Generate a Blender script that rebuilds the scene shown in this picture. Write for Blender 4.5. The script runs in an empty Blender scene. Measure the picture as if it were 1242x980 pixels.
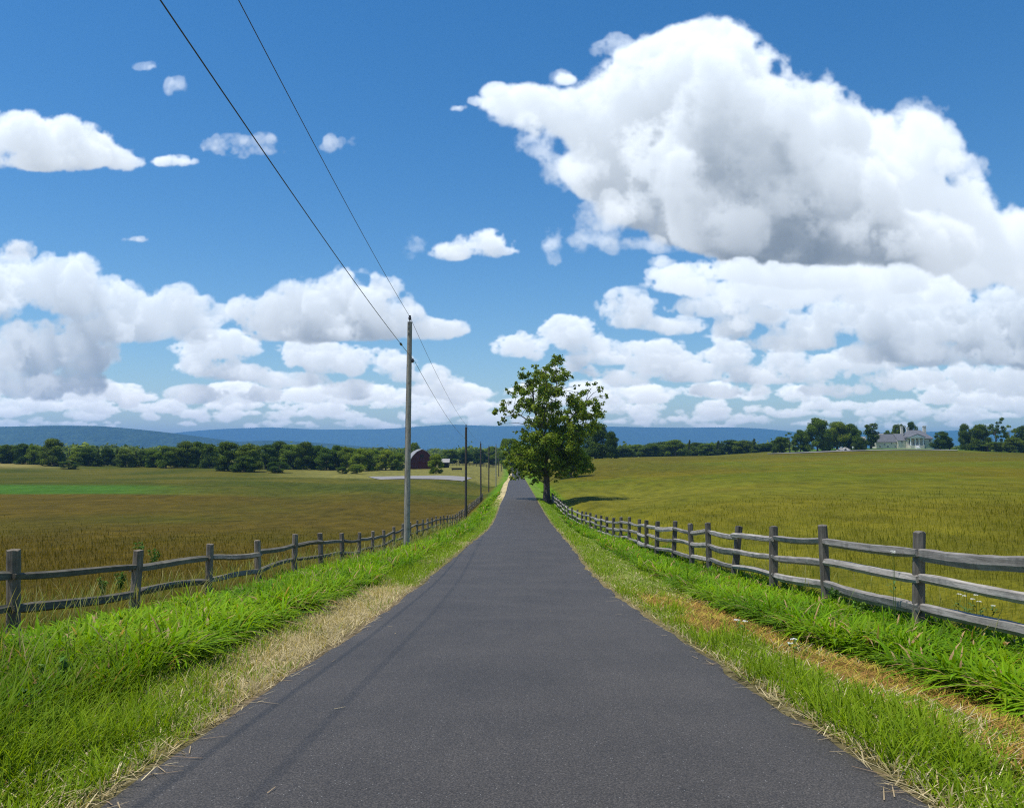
import bpy, bmesh, math, random
import numpy as np

random.seed(11)
RNG = np.random.default_rng(11)
SC = bpy.context.scene
COL = SC.collection

# ------------------------------------------------------------------ camera, world, sun, exposure
CZ = 1.64                                   # lens height above the road under it
FPX = 994.0                                 # focal length in photo pixels (photo is 1242 wide)
PITCH = math.atan(58 / FPX)
YAW = (626 - 621) / FPX
cam = bpy.data.cameras.new("camera")
cam.sensor_fit = 'HORIZONTAL'; cam.sensor_width = 36.0; cam.lens = FPX / 1242 * 36.0
cam.clip_start = 0.05; cam.clip_end = 30000
camo = bpy.data.objects.new("camera", cam); COL.objects.link(camo)
camo.location = (0, 0, CZ)
camo.rotation_euler = (math.pi / 2 + PITCH, 0, YAW)
SC.camera = camo

SUN_EL = math.radians(71.5); SUN_AZ = math.radians(-108)     # azimuth from +Y, negative = to the left
SUN_DIR = (math.sin(SUN_AZ) * math.cos(SUN_EL), math.cos(SUN_AZ) * math.cos(SUN_EL), math.sin(SUN_EL))
SKY_STRENGTH = 0.127
SUN_STRENGTH = 4.9
CLOUD_GAIN = 1.13
HAZE_DENSITY = 0.000115
SC.view_settings.view_transform = 'Standard'; SC.view_settings.look = 'None'
SC.view_settings.exposure = 0.0; SC.view_settings.gamma = 1.0; SC.view_settings.use_curve_mapping = False
SC.cycles.use_denoising = False; SC.cycles.pixel_filter_type = 'BLACKMAN_HARRIS'; SC.cycles.filter_width = 1.15
SC.cycles.max_bounces = 6; SC.cycles.diffuse_bounces = 3; SC.cycles.glossy_bounces = 2
SC.cycles.transmission_bounces = 3; SC.cycles.volume_bounces = 1; SC.cycles.transparent_max_bounces = 8
SC.cycles.sample_clamp_indirect = 6.0

sl = bpy.data.lights.new("sun", 'SUN'); sl.energy = SUN_STRENGTH; sl.angle = math.radians(0.55); sl.color = (1.0, 0.955, 0.87)
so = bpy.data.objects.new("sun", sl); COL.objects.link(so)
so.rotation_euler = (math.pi / 2 - SUN_EL, 0, math.pi - SUN_AZ)
so.location = (-60, 10, 120)

# ------------------------------------------------------------------ clouds
def cloud_map():
    """Ray-marched cumulus for the sky dome: premultiplied radiance + alpha on the plane X=x/y, Z=z/y."""
    rng=np.random.default_rng(5)
    F=994.0; P0=np.array([621.0,490.0]); pitch=np.arctan(58/F); yaw=(626-621)/F
    def toplane(px,py):
        a=(px-P0[0])/F; b=(P0[1]-py)/F
        y=np.cos(pitch)-b*np.sin(pitch); z=np.sin(pitch)+b*np.cos(pitch)
        return (a/y-yaw)*F, z/y*F
    ST=1.15; X0,X1=-1250.,1250.; Z0,Z1=-12.,720.
    W=int((X1-X0)/ST); H=int((Z1-Z0)/ST)
    out=np.zeros((H,W,4),np.float32)            # row 0 = lowest
    def lattice(n,m):                            # upsampling weights (smooth) from a lattice of m cells to n samples
        t=np.linspace(0,m-1e-4,n); i=t.astype(int); f=t-i; f=f*f*(3-2*f)
        M=np.zeros((n,m+1),np.float32); M[np.arange(n),i]=1-f; M[np.arange(n),i+1]=f; return M
    def noise(rng,shape,cell):
        D,Hh,Ww=shape; c=[max(1,int(np.ceil(s/cc))) for s,cc in zip(shape,cell)]
        L=rng.random([k+1 for k in c]).astype(np.float32)*2-1
        A=np.tensordot(lattice(D,c[0]),L,(1,0)); A=np.tensordot(A,lattice(Hh,c[1]),(1,1)); A=np.tensordot(A,lattice(Ww,c[2]),(1,1))
        return A                                  # D,H,W
    def layer(blobs,scale,dens=.055,D=28,amp=1.0,flat=1.0,sun=1.0,amb=1.0,haze=0.0,oct=6,wisp=0.0,ext=.030,seed=None):
        rng=np.random.default_rng(seed if seed else int(blobs[0][0]*13+blobs[0][1]*7+scale)&65535)
        B=[]
        for b in blobs:
            x,z=toplane(b[0],b[1]); B.append((x,z,b[2],b[3],b[4] if len(b)>4 else 1.0))
        B=np.array(B); pad=scale*1.3
        x0=max(X0,(B[:,0]-B[:,2]).min()-pad); x1=min(X1,(B[:,0]+B[:,2]).max()+pad)
        z0=max(Z0,(B[:,1]-B[:,3]).min()-pad); z1=min(Z1,(B[:,1]+B[:,3]).max()+pad)
        i0=int((x0-X0)/ST); i1=int((x1-X0)/ST); j0=int((z0-Z0)/ST); j1=int((z1-Z0)/ST)
        xs=(X0+np.arange(i0,i1)*ST).astype(np.float32); zs=(Z0+np.arange(j0,j1)*ST).astype(np.float32)
        R=B[:,2:4].mean(1); dep=min(R.max(),scale*1.6)*1.25; ws=np.linspace(-dep,dep,D).astype(np.float32); dw=ws[1]-ws[0]
        sh=(D,len(zs),len(xs))
        n=np.zeros(sh,np.float32); a=1.0; s=scale
        bil=np.zeros(sh,np.float32)
        for o in range(oct):
            q=noise(rng,sh,(max(s/dw,1.0),s*flat/ST,s/ST))
            n+=a*q; 
            if o>0: bil+=a*(1-2*np.abs(q))
            a*=.60; s*=.5
            if s<2*ST: break
        f=np.full(sh,-1.2,np.float32)
        WW=ws[:,None,None]
        for k,(x,z,rx,rz,g) in enumerate(B):
            wo=rng.uniform(-.35,.35)*dep*.8
            rw=min((rx+rz)*.55,dep*.9)
            ia=np.searchsorted(xs,x-2.0*rx); ib=np.searchsorted(xs,x+2.0*rx); ja=np.searchsorted(zs,z-2.0*rz); jb=np.searchsorted(zs,z+2.0*rz)
            if ib<=ia or jb<=ja: continue
            dz=(zs[ja:jb]-z)/rz; dz=np.where(dz<0,dz*1.25,dz)           # flatter bases
            q=1-(np.sqrt(((xs[ia:ib]-x)/rx)[None,None,:]**2+dz[None,:,None]**2+((WW-wo)/rw)**2))
            if g<1: q=q*g-(1-g)*.35
            fv=f[:,ja:jb,ia:ib]
            m=np.maximum(fv,q); fv[...]=m+.08*np.exp(-np.abs(fv-q)*9)*(m>-.6)
        f=f+amp*(.62*n+.22*bil)*np.clip(f+1.15,0,1)-.06
        rho=np.clip(f*3.2,0,1)**1.4*dens*ST*1.6
        if wisp: rho*=np.clip(.5+n*.8,0,1)*(1-wisp)
        # sunlight: from above and a little from the left, marched row by row downwards
        T=np.zeros(sh,np.float32); acc=np.zeros((D,len(xs)),np.float32)
        for j in range(len(zs)-1,-1,-1):
            acc=np.concatenate([acc[:,:1],acc[:,:-1]],1)*.35+acc*.65      # sun drifts in from the left
            acc=np.concatenate([acc[1:],acc[-1:]],0)*.06+acc*.94
            acc=.994*acc+rho[:,j,:]; T[:,j,:]=acc
        k=26.0/scale if scale<26 else 1.0
        S=(.30*np.exp(-T*ext*40*k)+.48/(1+(T*ext*4.9*k)**4)+.06*np.exp(-T*ext*2.2*k))*sun
        hgt=np.clip((zs-zs[0])/(zs[-1]-zs[0]),0,1)[None,:,None]
        A_=(.09+.15*hgt)*amb*np.exp(-T*ext*2.4*k)+.038*amb
        tr=np.ones(sh[1:],np.float32); cs=np.zeros(sh[1:],np.float32); ca=np.zeros(sh[1:],np.float32)
        for d in range(D):
            al=1-np.exp(-rho[d]*abs(dw)/ST*1.1)
            cs+=tr*al*S[d]; ca+=tr*al*A_[d]; tr*=1-al
        alpha=1-tr
        col=cs[...,None]*np.array([1.0,.985,.955],np.float32)*1.12+ca[...,None]*np.array([.54,.95,1.42],np.float32)*1.05
        col=col*(1-haze)+haze*alpha[...,None]*np.array([.70,.80,.92],np.float32)
        o=out[j0:j1,i0:i1]
        o[...,:3]=o[...,:3]*(1-alpha[...,None])+col; o[...,3]=o[...,3]*(1-alpha)+alpha
    R=rng.uniform
    # far rows of small cumulus near the horizon
    for (py,h,cnt,hz,sc) in ((514,3.5,130,.34,10),(505,5.5,105,.26,14),(494,8,75,.20,19),(479,11,46,.15,25)):
        layer([(R(-560,1800),py+R(-4,4),R(9,28)*sc/16,h*R(.6,1.35)) for _ in range(cnt)],sc,dens=.07,D=10,flat=.65,haze=hz,sun=1.25,amb=1.1,oct=4,ext=.045,amp=1.7)
    # middle-distance banks, broken into puffs
    layer([(262,425,44,18),(236,446,30,13),(290,450,36,12),(380,432,36,18),(420,440,30,16),(470,440,34,14),(505,456,30,12),(350,464,34,11),(150,484,34,11),(110,472,30,12),(235,480,30,10),(530,470,36,12),(570,482,30,10),(320,480,24,9),(430,474,36,10),
           (690,412,38,22),(640,420,34,16),(735,428,40,16),(800,440,36,20),(835,452,40,12),(872,428,34,15),(910,458,40,11),(700,452,34,11),(750,462,30,9),(950,440,24,20),(985,454,36,12),(1040,440,40,14),(1100,462,44,13),(1160,452,34,13),(1215,468,44,13),(1010,474,36,10),(880,476,40,9),
           (-100,440,90,35),(-230,420,120,40),(1330,450,100,30),(1460,440,120,36)],25,D=16,haze=.18,flat=.75,dens=.055,amp=1.8,ext=.05,sun=1.1)
    layer([(20,345,48,28),(70,348,50,32),(120,366,50,24),(165,388,45,18),(130,400,58,18),(212,376,36,24),(245,396,34,20),(25,432,56,32),(80,430,46,22),(30,468,70,18)],34,D=20,haze=.12,dens=.045,amp=1.85,ext=.048)
    layer([(330,385,42,27),(385,378,48,34),(430,372,46,34),(465,392,42,24),(525,400,34,12),(400,404,84,12),(-80,360,80,40),(-170,390,90,34)],33,D=20,haze=.08,dens=.055,amp=1.5,ext=.05)
    layer([(765,378,34,20),(745,370,16,12),(800,395,40,12),(820,345,30,15),(860,374,36,13),(905,360,40,14),(890,400,22,16),(1000,397,50,20),(1060,388,66,24),(1130,398,86,30),(1210,392,70,30),(960,418,54,12),(1100,428,90,16),(1230,428,66,22),(1300,395,90,40),(1400,410,80,34),(950,384,36,12)],31,D=20,haze=.13,dens=.045,amp=1.8,ext=.055)
    # the big cumulus: the mass behind on the right, the fringe below it, the head in front
    layer([(1000,170,62,60),(1060,195,70,55),(1105,190,48,46),(1100,245,80,58),(1160,260,58,46),(1190,295,66,40),(1240,292,56,36),(1060,290,90,50),(1150,325,90,38),(1240,335,60,32),(985,250,60,60),(1330,310,90,46)],80,D=26,dens=.045,ext=.011)
    layer([(815,342,30,16),(850,352,34,14),(900,345,70,26),(970,352,80,22),(1040,345,80,28),(790,335,14,9),(1100,360,60,20),(880,375,18,14),(892,392,14,12)],40,D=16,dens=.042,ext=.016,haze=.06,amp=1.4)
    layer([(838,92,72,62),(890,108,70,60),(780,112,70,52),(720,145,62,40),(660,138,56,28),(622,128,40,20),(600,113,18,11),(940,140,66,60),(985,160,60,50),(820,185,110,62),(920,215,110,70),
           (850,240,96,46),(770,252,46,34),(730,205,36,44),(680,160,44,24),(980,225,70,56),(745,85,10,12),(688,98,12,9),(752,70,12,9),
           (910,275,120,44),(830,272,60,34),(1000,285,110,50),(1080,300,80,40),(960,315,90,22),(1050,230,60,50)],84,D=34,dens=.05,ext=.0255,amp=1.15,seed=12)
    layer([(838,350,26,10),(905,330,44,14),(970,338,60,14),(1060,342,60,18),(800,322,20,9)],36,D=14,dens=.03,ext=.02,sun=.9,amp=1.4)
    layer([(700,205,30,30,.8),(735,262,30,26,.8),(705,292,24,16,.7),(660,178,26,16,.8),(1115,140,26,16,.8),(1165,205,26,20,.8),(770,300,40,12,.85),(745,62,20,14,.8),(672,96,18,10,.8),(590,128,14,10,.8)],30,D=14,dens=.018,wisp=.25,amp=1.9)
    # stray clouds
    layer([(20,165,46,32),(-30,168,50,36),(65,172,50,30),(108,182,42,22),(148,196,24,13),(60,196,70,14)],40,D=18)
    layer([(208,196,26,8)],16,D=10,dens=.045)
    layer([(588,297,36,15),(548,306,26,12),(612,306,18,9)],24,D=12)
    layer([(505,302,22,14,.8),(498,312,10,10,.8),(668,290,12,22,.62),(672,316,8,10,.7),(720,290,26,12,.8)],24,D=10,dens=.022,wisp=.2)
    layer([(275,176,32,10,.75),(300,184,30,8,.8),(318,172,14,8,.7),(215,105,12,13,.85),(410,176,16,10,.62),(172,80,16,5,.7)],18,D=10,dens=.020,wisp=.35,amp=2.0)
    layer([(20,305,20,13,.95),(160,291,16,5,.85),(555,132,11,5),(574,124,8,7,.8),(685,98,14,10,.95)],14,D=10,dens=.035)
    zz=np.maximum((Z0+np.arange(H)*ST)/F,0)[:,None]
    out[...,:3]*=1+np.exp(-zz/.055)[...,None]*np.array([.85,.55,.22],np.float32)   # warm brightness added to the low clouds' colour to offset the haze
    return out,(X0/F,X1/F,Z0/F,Z1/F)

def build_world():
    rad, (x0, x1, z0, z1) = cloud_map()
    h, w, _ = rad.shape
    img = bpy.data.images.new("cumulus field", w, h, alpha=True, float_buffer=True)
    img.alpha_mode = 'CHANNEL_PACKED'
    try: img.colorspace_settings.name = 'Non-Color'
    except Exception: pass
    img.pixels.foreach_set(np.ascontiguousarray(rad, np.float32).ravel())
    img.update(); img.pack()
    wd = bpy.data.worlds.new("World"); SC.world = wd; wd.use_nodes = True
    nt = wd.node_tree; nt.nodes.clear(); N = nt.nodes.new; L = nt.links.new
    out = N('ShaderNodeOutputWorld'); bg = N('ShaderNodeBackground'); L(bg.outputs[0], out.inputs[0])
    sky = N('ShaderNodeTexSky'); sky.sky_type = 'NISHITA'; sky.sun_disc = False
    sky.sun_elevation = SUN_EL; sky.sun_rotation = SUN_AZ % (2 * math.pi)
    sky.altitude = 200; sky.air_density = 1.08; sky.dust_density = 0.3; sky.ozone_density = 3.4
    tc = N('ShaderNodeTexCoord'); sp = N('ShaderNodeSeparateXYZ'); L(tc.outputs['Generated'], sp.inputs[0])
    def m(op, a, b=None, c=None):
        n = N('ShaderNodeMath'); n.operation = op
        for k, v in enumerate((a, b, c)):
            if v is None: continue
            if isinstance(v, (int, float)): n.inputs[k].default_value = v
            else: L(v, n.inputs[k])
        return n.outputs[0]
    ay = m('MAXIMUM', m('ABSOLUTE', sp.outputs[1]), 0.02)
    u = m('DIVIDE', m('SUBTRACT', m('DIVIDE', sp.outputs[0], ay), x0), x1 - x0)
    v = m('DIVIDE', m('SUBTRACT', m('DIVIDE', sp.outputs[2], ay), z0), z1 - z0)
    cb = N('ShaderNodeCombineXYZ'); L(u, cb.inputs[0]); L(v, cb.inputs[1])
    it = N('ShaderNodeTexImage'); it.image = img; it.extension = 'CLIP'; it.interpolation = 'Cubic'; L(cb.outputs[0], it.inputs[0])
    hs = N('ShaderNodeHueSaturation'); hs.inputs['Saturation'].default_value = SKY_SAT; hs.inputs['Value'].default_value = SKY_STRENGTH
    L(sky.outputs[0], hs.inputs['Color'])
    inv = m('SUBTRACT', 1.0, it.outputs['Alpha'])
    s1 = N('ShaderNodeVectorMath'); s1.operation = 'SCALE'; L(hs.outputs[0], s1.inputs[0]); L(inv, s1.inputs['Scale'])
    s2 = N('ShaderNodeVectorMath'); s2.operation = 'SCALE'; L(it.outputs['Color'], s2.inputs[0]); s2.inputs['Scale'].default_value = CLOUD_GAIN
    ad = N('ShaderNodeVectorMath'); ad.operation = 'ADD'; L(s1.outputs[0], ad.inputs[0]); L(s2.outputs[0], ad.inputs[1])
    L(ad.outputs[0], bg.inputs[0]); bg.inputs[1].default_value = 1.0
    wd.cycles.sampling_method = 'MANUAL'; wd.cycles.sample_map_resolution = 512
SKY_SAT = 1.34
build_world()

# ------------------------------------------------------------------ helpers
def plane(px, py):
    a = (px - 621.0) / FPX; b = (490.0 - py) / FPX
    d = math.cos(PITCH) - b * math.sin(PITCH)
    return a / d - YAW, (math.sin(PITCH) + b * math.cos(PITCH)) / d

def spot(px, py, y):
    """World point of a photo pixel at distance y down the road."""
    X, Z = plane(px, py)
    return X * y, y, Z * y + CZ

def tag(o, label=None, cat=None, group=None, kind=None):
    if label: o['label'] = label
    if cat: o['category'] = cat
    if group: o['group'] = group
    if kind: o['kind'] = kind
    return o

def empty(name, loc=(0, 0, 0), rz=0.0):
    o = bpy.data.objects.new(name, None); COL.objects.link(o)
    o.location = loc; o.rotation_euler = (0, 0, rz); o.empty_display_size = 0.3
    return o

def link(name, me, mat=None, parent=None, loc=None, smooth=False):
    if mat is not None and not me.materials: me.materials.append(mat)
    if smooth: me.polygons.foreach_set('use_smooth', np.ones(len(me.polygons), bool))
    o = bpy.data.objects.new(name, me); COL.objects.link(o)
    if parent is not None: o.parent = parent
    if loc is not None: o.location = loc
    return o

def copy_tree(o, parent=None):
    c = o.copy(); COL.objects.link(c); c.parent = parent
    for ch in list(o.children): copy_tree(ch, c)
    return c

def np_mesh(name, verts, quads=None, tris=None, color=None):
    me = bpy.data.meshes.new(name)
    verts = np.asarray(verts, np.float32).reshape(-1, 3)
    nq = 0 if quads is None else len(quads); nt_ = 0 if tris is None else len(tris)
    me.vertices.add(len(verts)); me.vertices.foreach_set('co', verts.ravel())
    parts = []; sizes = []
    if nq: parts.append(np.asarray(quads, np.int32).ravel()); sizes.append(np.full(nq, 4, np.int32))
    if nt_: parts.append(np.asarray(tris, np.int32).ravel()); sizes.append(np.full(nt_, 3, np.int32))
    loops = np.concatenate(parts); sizes = np.concatenate(sizes)
    me.loops.add(len(loops)); me.loops.foreach_set('vertex_index', loops)
    me.polygons.add(len(sizes))
    me.polygons.foreach_set('loop_start', np.concatenate([[0], np.cumsum(sizes)[:-1]]).astype(np.int32))
    me.polygons.foreach_set('loop_total', sizes)
    if color is not None:
        at = me.attributes.new('tone', 'FLOAT_COLOR', 'POINT')
        c4 = np.ones((len(verts), 4), np.float32); c4[:, :3] = color
        at.data.foreach_set('color', c4.ravel())
    me.update(calc_edges=True); me.validate()
    return me

class MB:
    """Collects boxes, tubes and free polygons into one mesh."""
    def __init__(s): s.v = []; s.f = []
    def poly(s, pts, faces):
        n = len(s.v); s.v += [tuple(p) for p in pts]; s.f += [tuple(n + i for i in f) for f in faces]
    def box(s, x0, x1, y0, y1, z0, z1):
        s.poly([(x0,y0,z0),(x1,y0,z0),(x1,y1,z0),(x0,y1,z0),(x0,y0,z1),(x1,y0,z1),(x1,y1,z1),(x0,y1,z1)],
               [(0,3,2,1),(4,5,6,7),(0,1,5,4),(1,2,6,5),(2,3,7,6),(3,0,4,7)])
    def tube(s, pts, rad, n=8, cap=True, jitter=0.0):
        pts = [np.array(p, float) for p in pts]; base = len(s.v); k = len(pts)
        for i, p in enumerate(pts):
            t = pts[min(i+1, k-1)] - pts[max(i-1, 0)]; t /= (np.linalg.norm(t) + 1e-9)
            a = np.cross(t, (0, 0, 1) if abs(t[2]) < .9 else (1, 0, 0)); a /= np.linalg.norm(a); b = np.cross(t, a)
            r = rad[i] if hasattr(rad, '__len__') else rad
            for j in range(n):
                w = 2 * math.pi * j / n; rr = r * (1 + random.uniform(-jitter, jitter))
                s.v.append(tuple(p + rr * (math.cos(w) * a + math.sin(w) * b)))
        for i in range(k - 1):
            for j in range(n):
                q = base + i * n; s.f.append((q + j, q + (j+1) % n, q + n + (j+1) % n, q + n + j))
        if cap:
            s.f.append(tuple(base + j for j in range(n))[::-1]); s.f.append(tuple(base + (k-1) * n + j for j in range(n)))
    def build(s, name, mat, parent=None, smooth=False, loc=None):
        me = bpy.data.meshes.new(name); me.from_pydata(s.v, [], s.f); me.update()
        bm = bmesh.new(); bm.from_mesh(me); bmesh.ops.recalc_face_normals(bm, faces=bm.faces); bm.to_mesh(me); bm.free()
        return link(name, me, mat, parent, loc, smooth)

# ------------------------------------------------------------------ materials
def material(name):
    m = bpy.data.materials.new(name); m.use_nodes = True
    nt = m.node_tree; b = nt.nodes['Principled BSDF']
    b.inputs['Specular IOR Level'].default_value = 0.25
    return m, nt, b

def nn(nt, kind, **kw):
    n = nt.nodes.new(kind)
    for k, v in kw.items():
        if k in n.inputs: n.inputs[k].default_value = v
        else: setattr(n, k, v)
    return n

def ramp(nt, src, stops):
    r = nt.nodes.new('ShaderNodeValToRGB'); e = r.color_ramp.elements
    while len(e) < len(stops): e.new(0.5)
    for k, (p, c) in enumerate(stops):
        e[k].position = p; e[k].color = (*c, 1) if len(c) == 3 else c
    nt.links.new(src, r.inputs[0]); return r.outputs[0]

def mix(nt, a, b, fac, mode='MIX'):
    n = nt.nodes.new('ShaderNodeMix'); n.data_type = 'RGBA'; n.blend_type = mode
    for s, v in ((6, a), (7, b), (0, fac)):
        if isinstance(v, (int, float)): n.inputs[s].default_value = v
        elif isinstance(v, tuple): n.inputs[s].default_value = (*v, 1)
        else: nt.links.new(v, n.inputs[s])
    return n.outputs[2]

def foliage_material(name, transl=0.35, rough=0.62, hue=(1, 1, 1), vary=False):
    m, nt, b = material(name)
    at = nn(nt, 'ShaderNodeAttribute', attribute_name='tone')
    b.inputs['Roughness'].default_value = rough; b.inputs['Specular IOR Level'].default_value = 0.12
    c = mix(nt, at.outputs['Color'], hue, 1.0, 'MULTIPLY')
    if vary:                                        # every tree has its own shade of green
        oi = nn(nt, 'ShaderNodeObjectInfo'); hs = nn(nt, 'ShaderNodeHueSaturation'); nt.links.new(c, hs.inputs['Color'])
        mr = nn(nt, 'ShaderNodeMapRange'); mr.inputs[3].default_value = 0.70; mr.inputs[4].default_value = 1.40; nt.links.new(oi.outputs['Random'], mr.inputs[0]); nt.links.new(mr.outputs[0], hs.inputs['Value'])
        m2 = nn(nt, 'ShaderNodeMapRange'); m2.inputs[3].default_value = 0.518; m2.inputs[4].default_value = 0.482; nt.links.new(oi.outputs['Random'], m2.inputs[0]); nt.links.new(m2.outputs[0], hs.inputs['Hue'])
        c = hs.outputs[0]
    nt.links.new(c, b.inputs['Base Color'])
    tr = nn(nt, 'ShaderNodeBsdfTranslucent'); tcol = mix(nt, c, (1.3, 1.25, 0.40), 1.0, 'MULTIPLY'); nt.links.new(tcol, tr.inputs[0])
    ms = nn(nt, 'ShaderNodeMixShader'); ms.inputs[0].default_value = transl
    nt.links.new(b.outputs[0], ms.inputs[1]); nt.links.new(tr.outputs[0], ms.inputs[2])
    nt.links.new(ms.outputs[0], nt.nodes['Material Output'].inputs[0])
    return m

def plain_material(name, c1, c2, scale=4.0, rough=0.8, stretch=(1, 1, 1), bump=0.0, spec=0.2):
    m, nt, b = material(name)
    tc = nn(nt, 'ShaderNodeTexCoord'); mp = nn(nt, 'ShaderNodeMapping'); mp.inputs['Scale'].default_value = stretch
    nt.links.new(tc.outputs['Object'], mp.inputs[0])
    no = nn(nt, 'ShaderNodeTexNoise', Scale=scale, Detail=7.0, Roughness=0.65); nt.links.new(mp.outputs[0], no.inputs['Vector'])
    nt.links.new(ramp(nt, no.outputs[0], [(0.3, c1), (0.7, c2)]), b.inputs['Base Color'])
    b.inputs['Roughness'].default_value = rough; b.inputs['Specular IOR Level'].default_value = spec
    if bump:
        bp = nn(nt, 'ShaderNodeBump', Strength=bump, Distance=0.01); nt.links.new(no.outputs[0], bp.inputs['Height']); nt.links.new(bp.outputs[0], b.inputs['Normal'])
    return m

def weathered_wood(name, dark, mid, light, along=0):
    m, nt, b = material(name)
    tc = nn(nt, 'ShaderNodeTexCoord'); mp = nn(nt, 'ShaderNodeMapping')
    s = [26.0, 26.0, 26.0]; s[along] = 1.6; mp.inputs['Scale'].default_value = s
    oi = nn(nt, 'ShaderNodeObjectInfo'); va = nn(nt, 'ShaderNodeVectorMath', operation='SCALE'); nt.links.new(oi.outputs['Random'], va.inputs['Scale']); va.inputs[0].default_value = (37, 11, 23)
    ad = nn(nt, 'ShaderNodeVectorMath', operation='ADD'); nt.links.new(tc.outputs['Object'], ad.inputs[0]); nt.links.new(va.outputs[0], ad.inputs[1])
    nt.links.new(ad.outputs[0], mp.inputs[0])
    g = nn(nt, 'ShaderNodeTexNoise', Scale=1.0, Detail=6.0, Roughness=0.7); nt.links.new(mp.outputs[0], g.inputs['Vector'])
    p = nn(nt, 'ShaderNodeTexNoise', Scale=5.0, Detail=4.0); nt.links.new(ad.outputs[0], p.inputs['Vector'])
    c = ramp(nt, g.outputs[0], [(0.28, dark), (0.5, mid), (0.72, light)])
    c2 = mix(nt, c, tuple(v * 0.55 for v in mid), ramp(nt, p.outputs[0], [(0.5, (0, 0, 0)), (0.75, (1, 1, 1))]))
    hs = nn(nt, 'ShaderNodeHueSaturation'); nt.links.new(c2, hs.inputs['Color'])
    mr = nn(nt, 'ShaderNodeMapRange'); mr.inputs[3].default_value = 0.72; mr.inputs[4].default_value = 1.25; nt.links.new(oi.outputs['Random'], mr.inputs[0]); nt.links.new(mr.outputs[0], hs.inputs['Value'])
    nt.links.new(hs.outputs[0], b.inputs['Base Color']); b.inputs['Roughness'].default_value = 0.85
    bp = nn(nt, 'ShaderNodeBump', Strength=0.7, Distance=0.012); nt.links.new(g.outputs[0], bp.inputs['Height']); nt.links.new(bp.outputs[0], b.inputs['Normal'])
    return m

# ------------------------------------------------------------------ the lie of the land
ROAD_W = 3.9
def row_depth(py, wpx):                      # distance from the road's width in the photo
    b = (490.0 - py) / FPX
    return ROAD_W * FPX * (math.cos(PITCH) - b * math.sin(PITCH)) / wpx
ROWS = [(980, 110, 1133), (785, 402, 842), (700, 521.5, 722), (660, 569.5, 691), (640.6, 593, 673.6), (630, 599.8, 665.6),
        (609, 607.8, 652.8), (602, 611.5, 648.8), (584, 617, 638.3), (577.3, 620.4, 634)]
RY, RZ, RX = [], [], []
for py, l, r in ROWS:
    y = row_depth(py, r - l); X, Z = plane((l + r) / 2, py); RY.append(y); RZ.append(Z * y); RX.append(X * y)
s0 = (RZ[1] - RZ[0]) / (RY[1] - RY[0])
RY = [-60, -10, 0] + RY + [330, 420, 520, 700, 1000, 8000]
RZ = [RZ[0] + 3.0, RZ[0] + 1.05, RZ[0] - s0 * 3.5] + RZ + [-8.75, -8.3, -7.6, -8.0, -7, -7]
RX = [0, 0, 0] + RX + [0.2, -1.2, -2.6, -6, -12, -12]
RY = np.array(RY, float); RZ = np.array(RZ); RX = np.array(RX)

def smooth_interp(y, ys, vs):                 # monotone-ish cubic through the samples (in log distance)
    t = np.log(np.maximum(np.asarray(y, float), ys[0] + 0.01) + 70.0); T = np.log(ys + 70.0)
    d = np.gradient(vs, T); i = np.clip(np.searchsorted(T, t) - 1, 0, len(T) - 2); h = T[i+1] - T[i]; q = (t - T[i]) / h
    return ((2*q**3 - 3*q**2 + 1) * vs[i] + (q**3 - 2*q**2 + q) * h * d[i] + (-2*q**3 + 3*q**2) * vs[i+1] + (q**3 - q**2) * h * d[i+1])
def road_z(y): return smooth_interp(y, RY, RZ)
def road_x(y): return smooth_interp(y, RY, RX)

# fence lines: (distance, x, height of the post tops below the lens)
LF = np.array([(6.6,-5.80,-0.86),(9.6,-5.82,-1.15),(12.6,-5.82,-1.51),(15.6,-5.80,-1.74),(18.6,-5.80,-1.98),(21.6,-5.80,-2.17),(24.6,-5.80,-2.43),(27.6,-5.8,-2.72),
               (30.6,-5.82,-2.99),(33.6,-5.85,-3.21),(36.6,-5.85,-3.45),(43.7,-5.85,-3.75),(60.6,-5.85,-4.75),(78.6,-5.85,-5.95),(95,-5.9,-6.4),(137,-5.9,-7.25),(174,-5.9,-7.6),(237,-6,-8.5)])
RF = np.array([(5.6,5.6,-0.72),(8.6,5.6,-0.88),(11.6,5.6,-1.10),(15,5.6,-1.36),(18,5.58,-1.61),(21.3,5.6,-1.89),(24,5.6,-2.07),(26.3,5.6,-2.28),(29.5,5.6,-2.49),(35.5,5.6,-2.96),
               (41,5.6,-3.24),(48.7,5.55,-3.9),(66,5.2,-4.72),(75,4.7,-4.9),(91,4.25,-4.78),(97,4.15,-4.8),(120,4.6,-5.0),(160,5,-5.4)])
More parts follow.
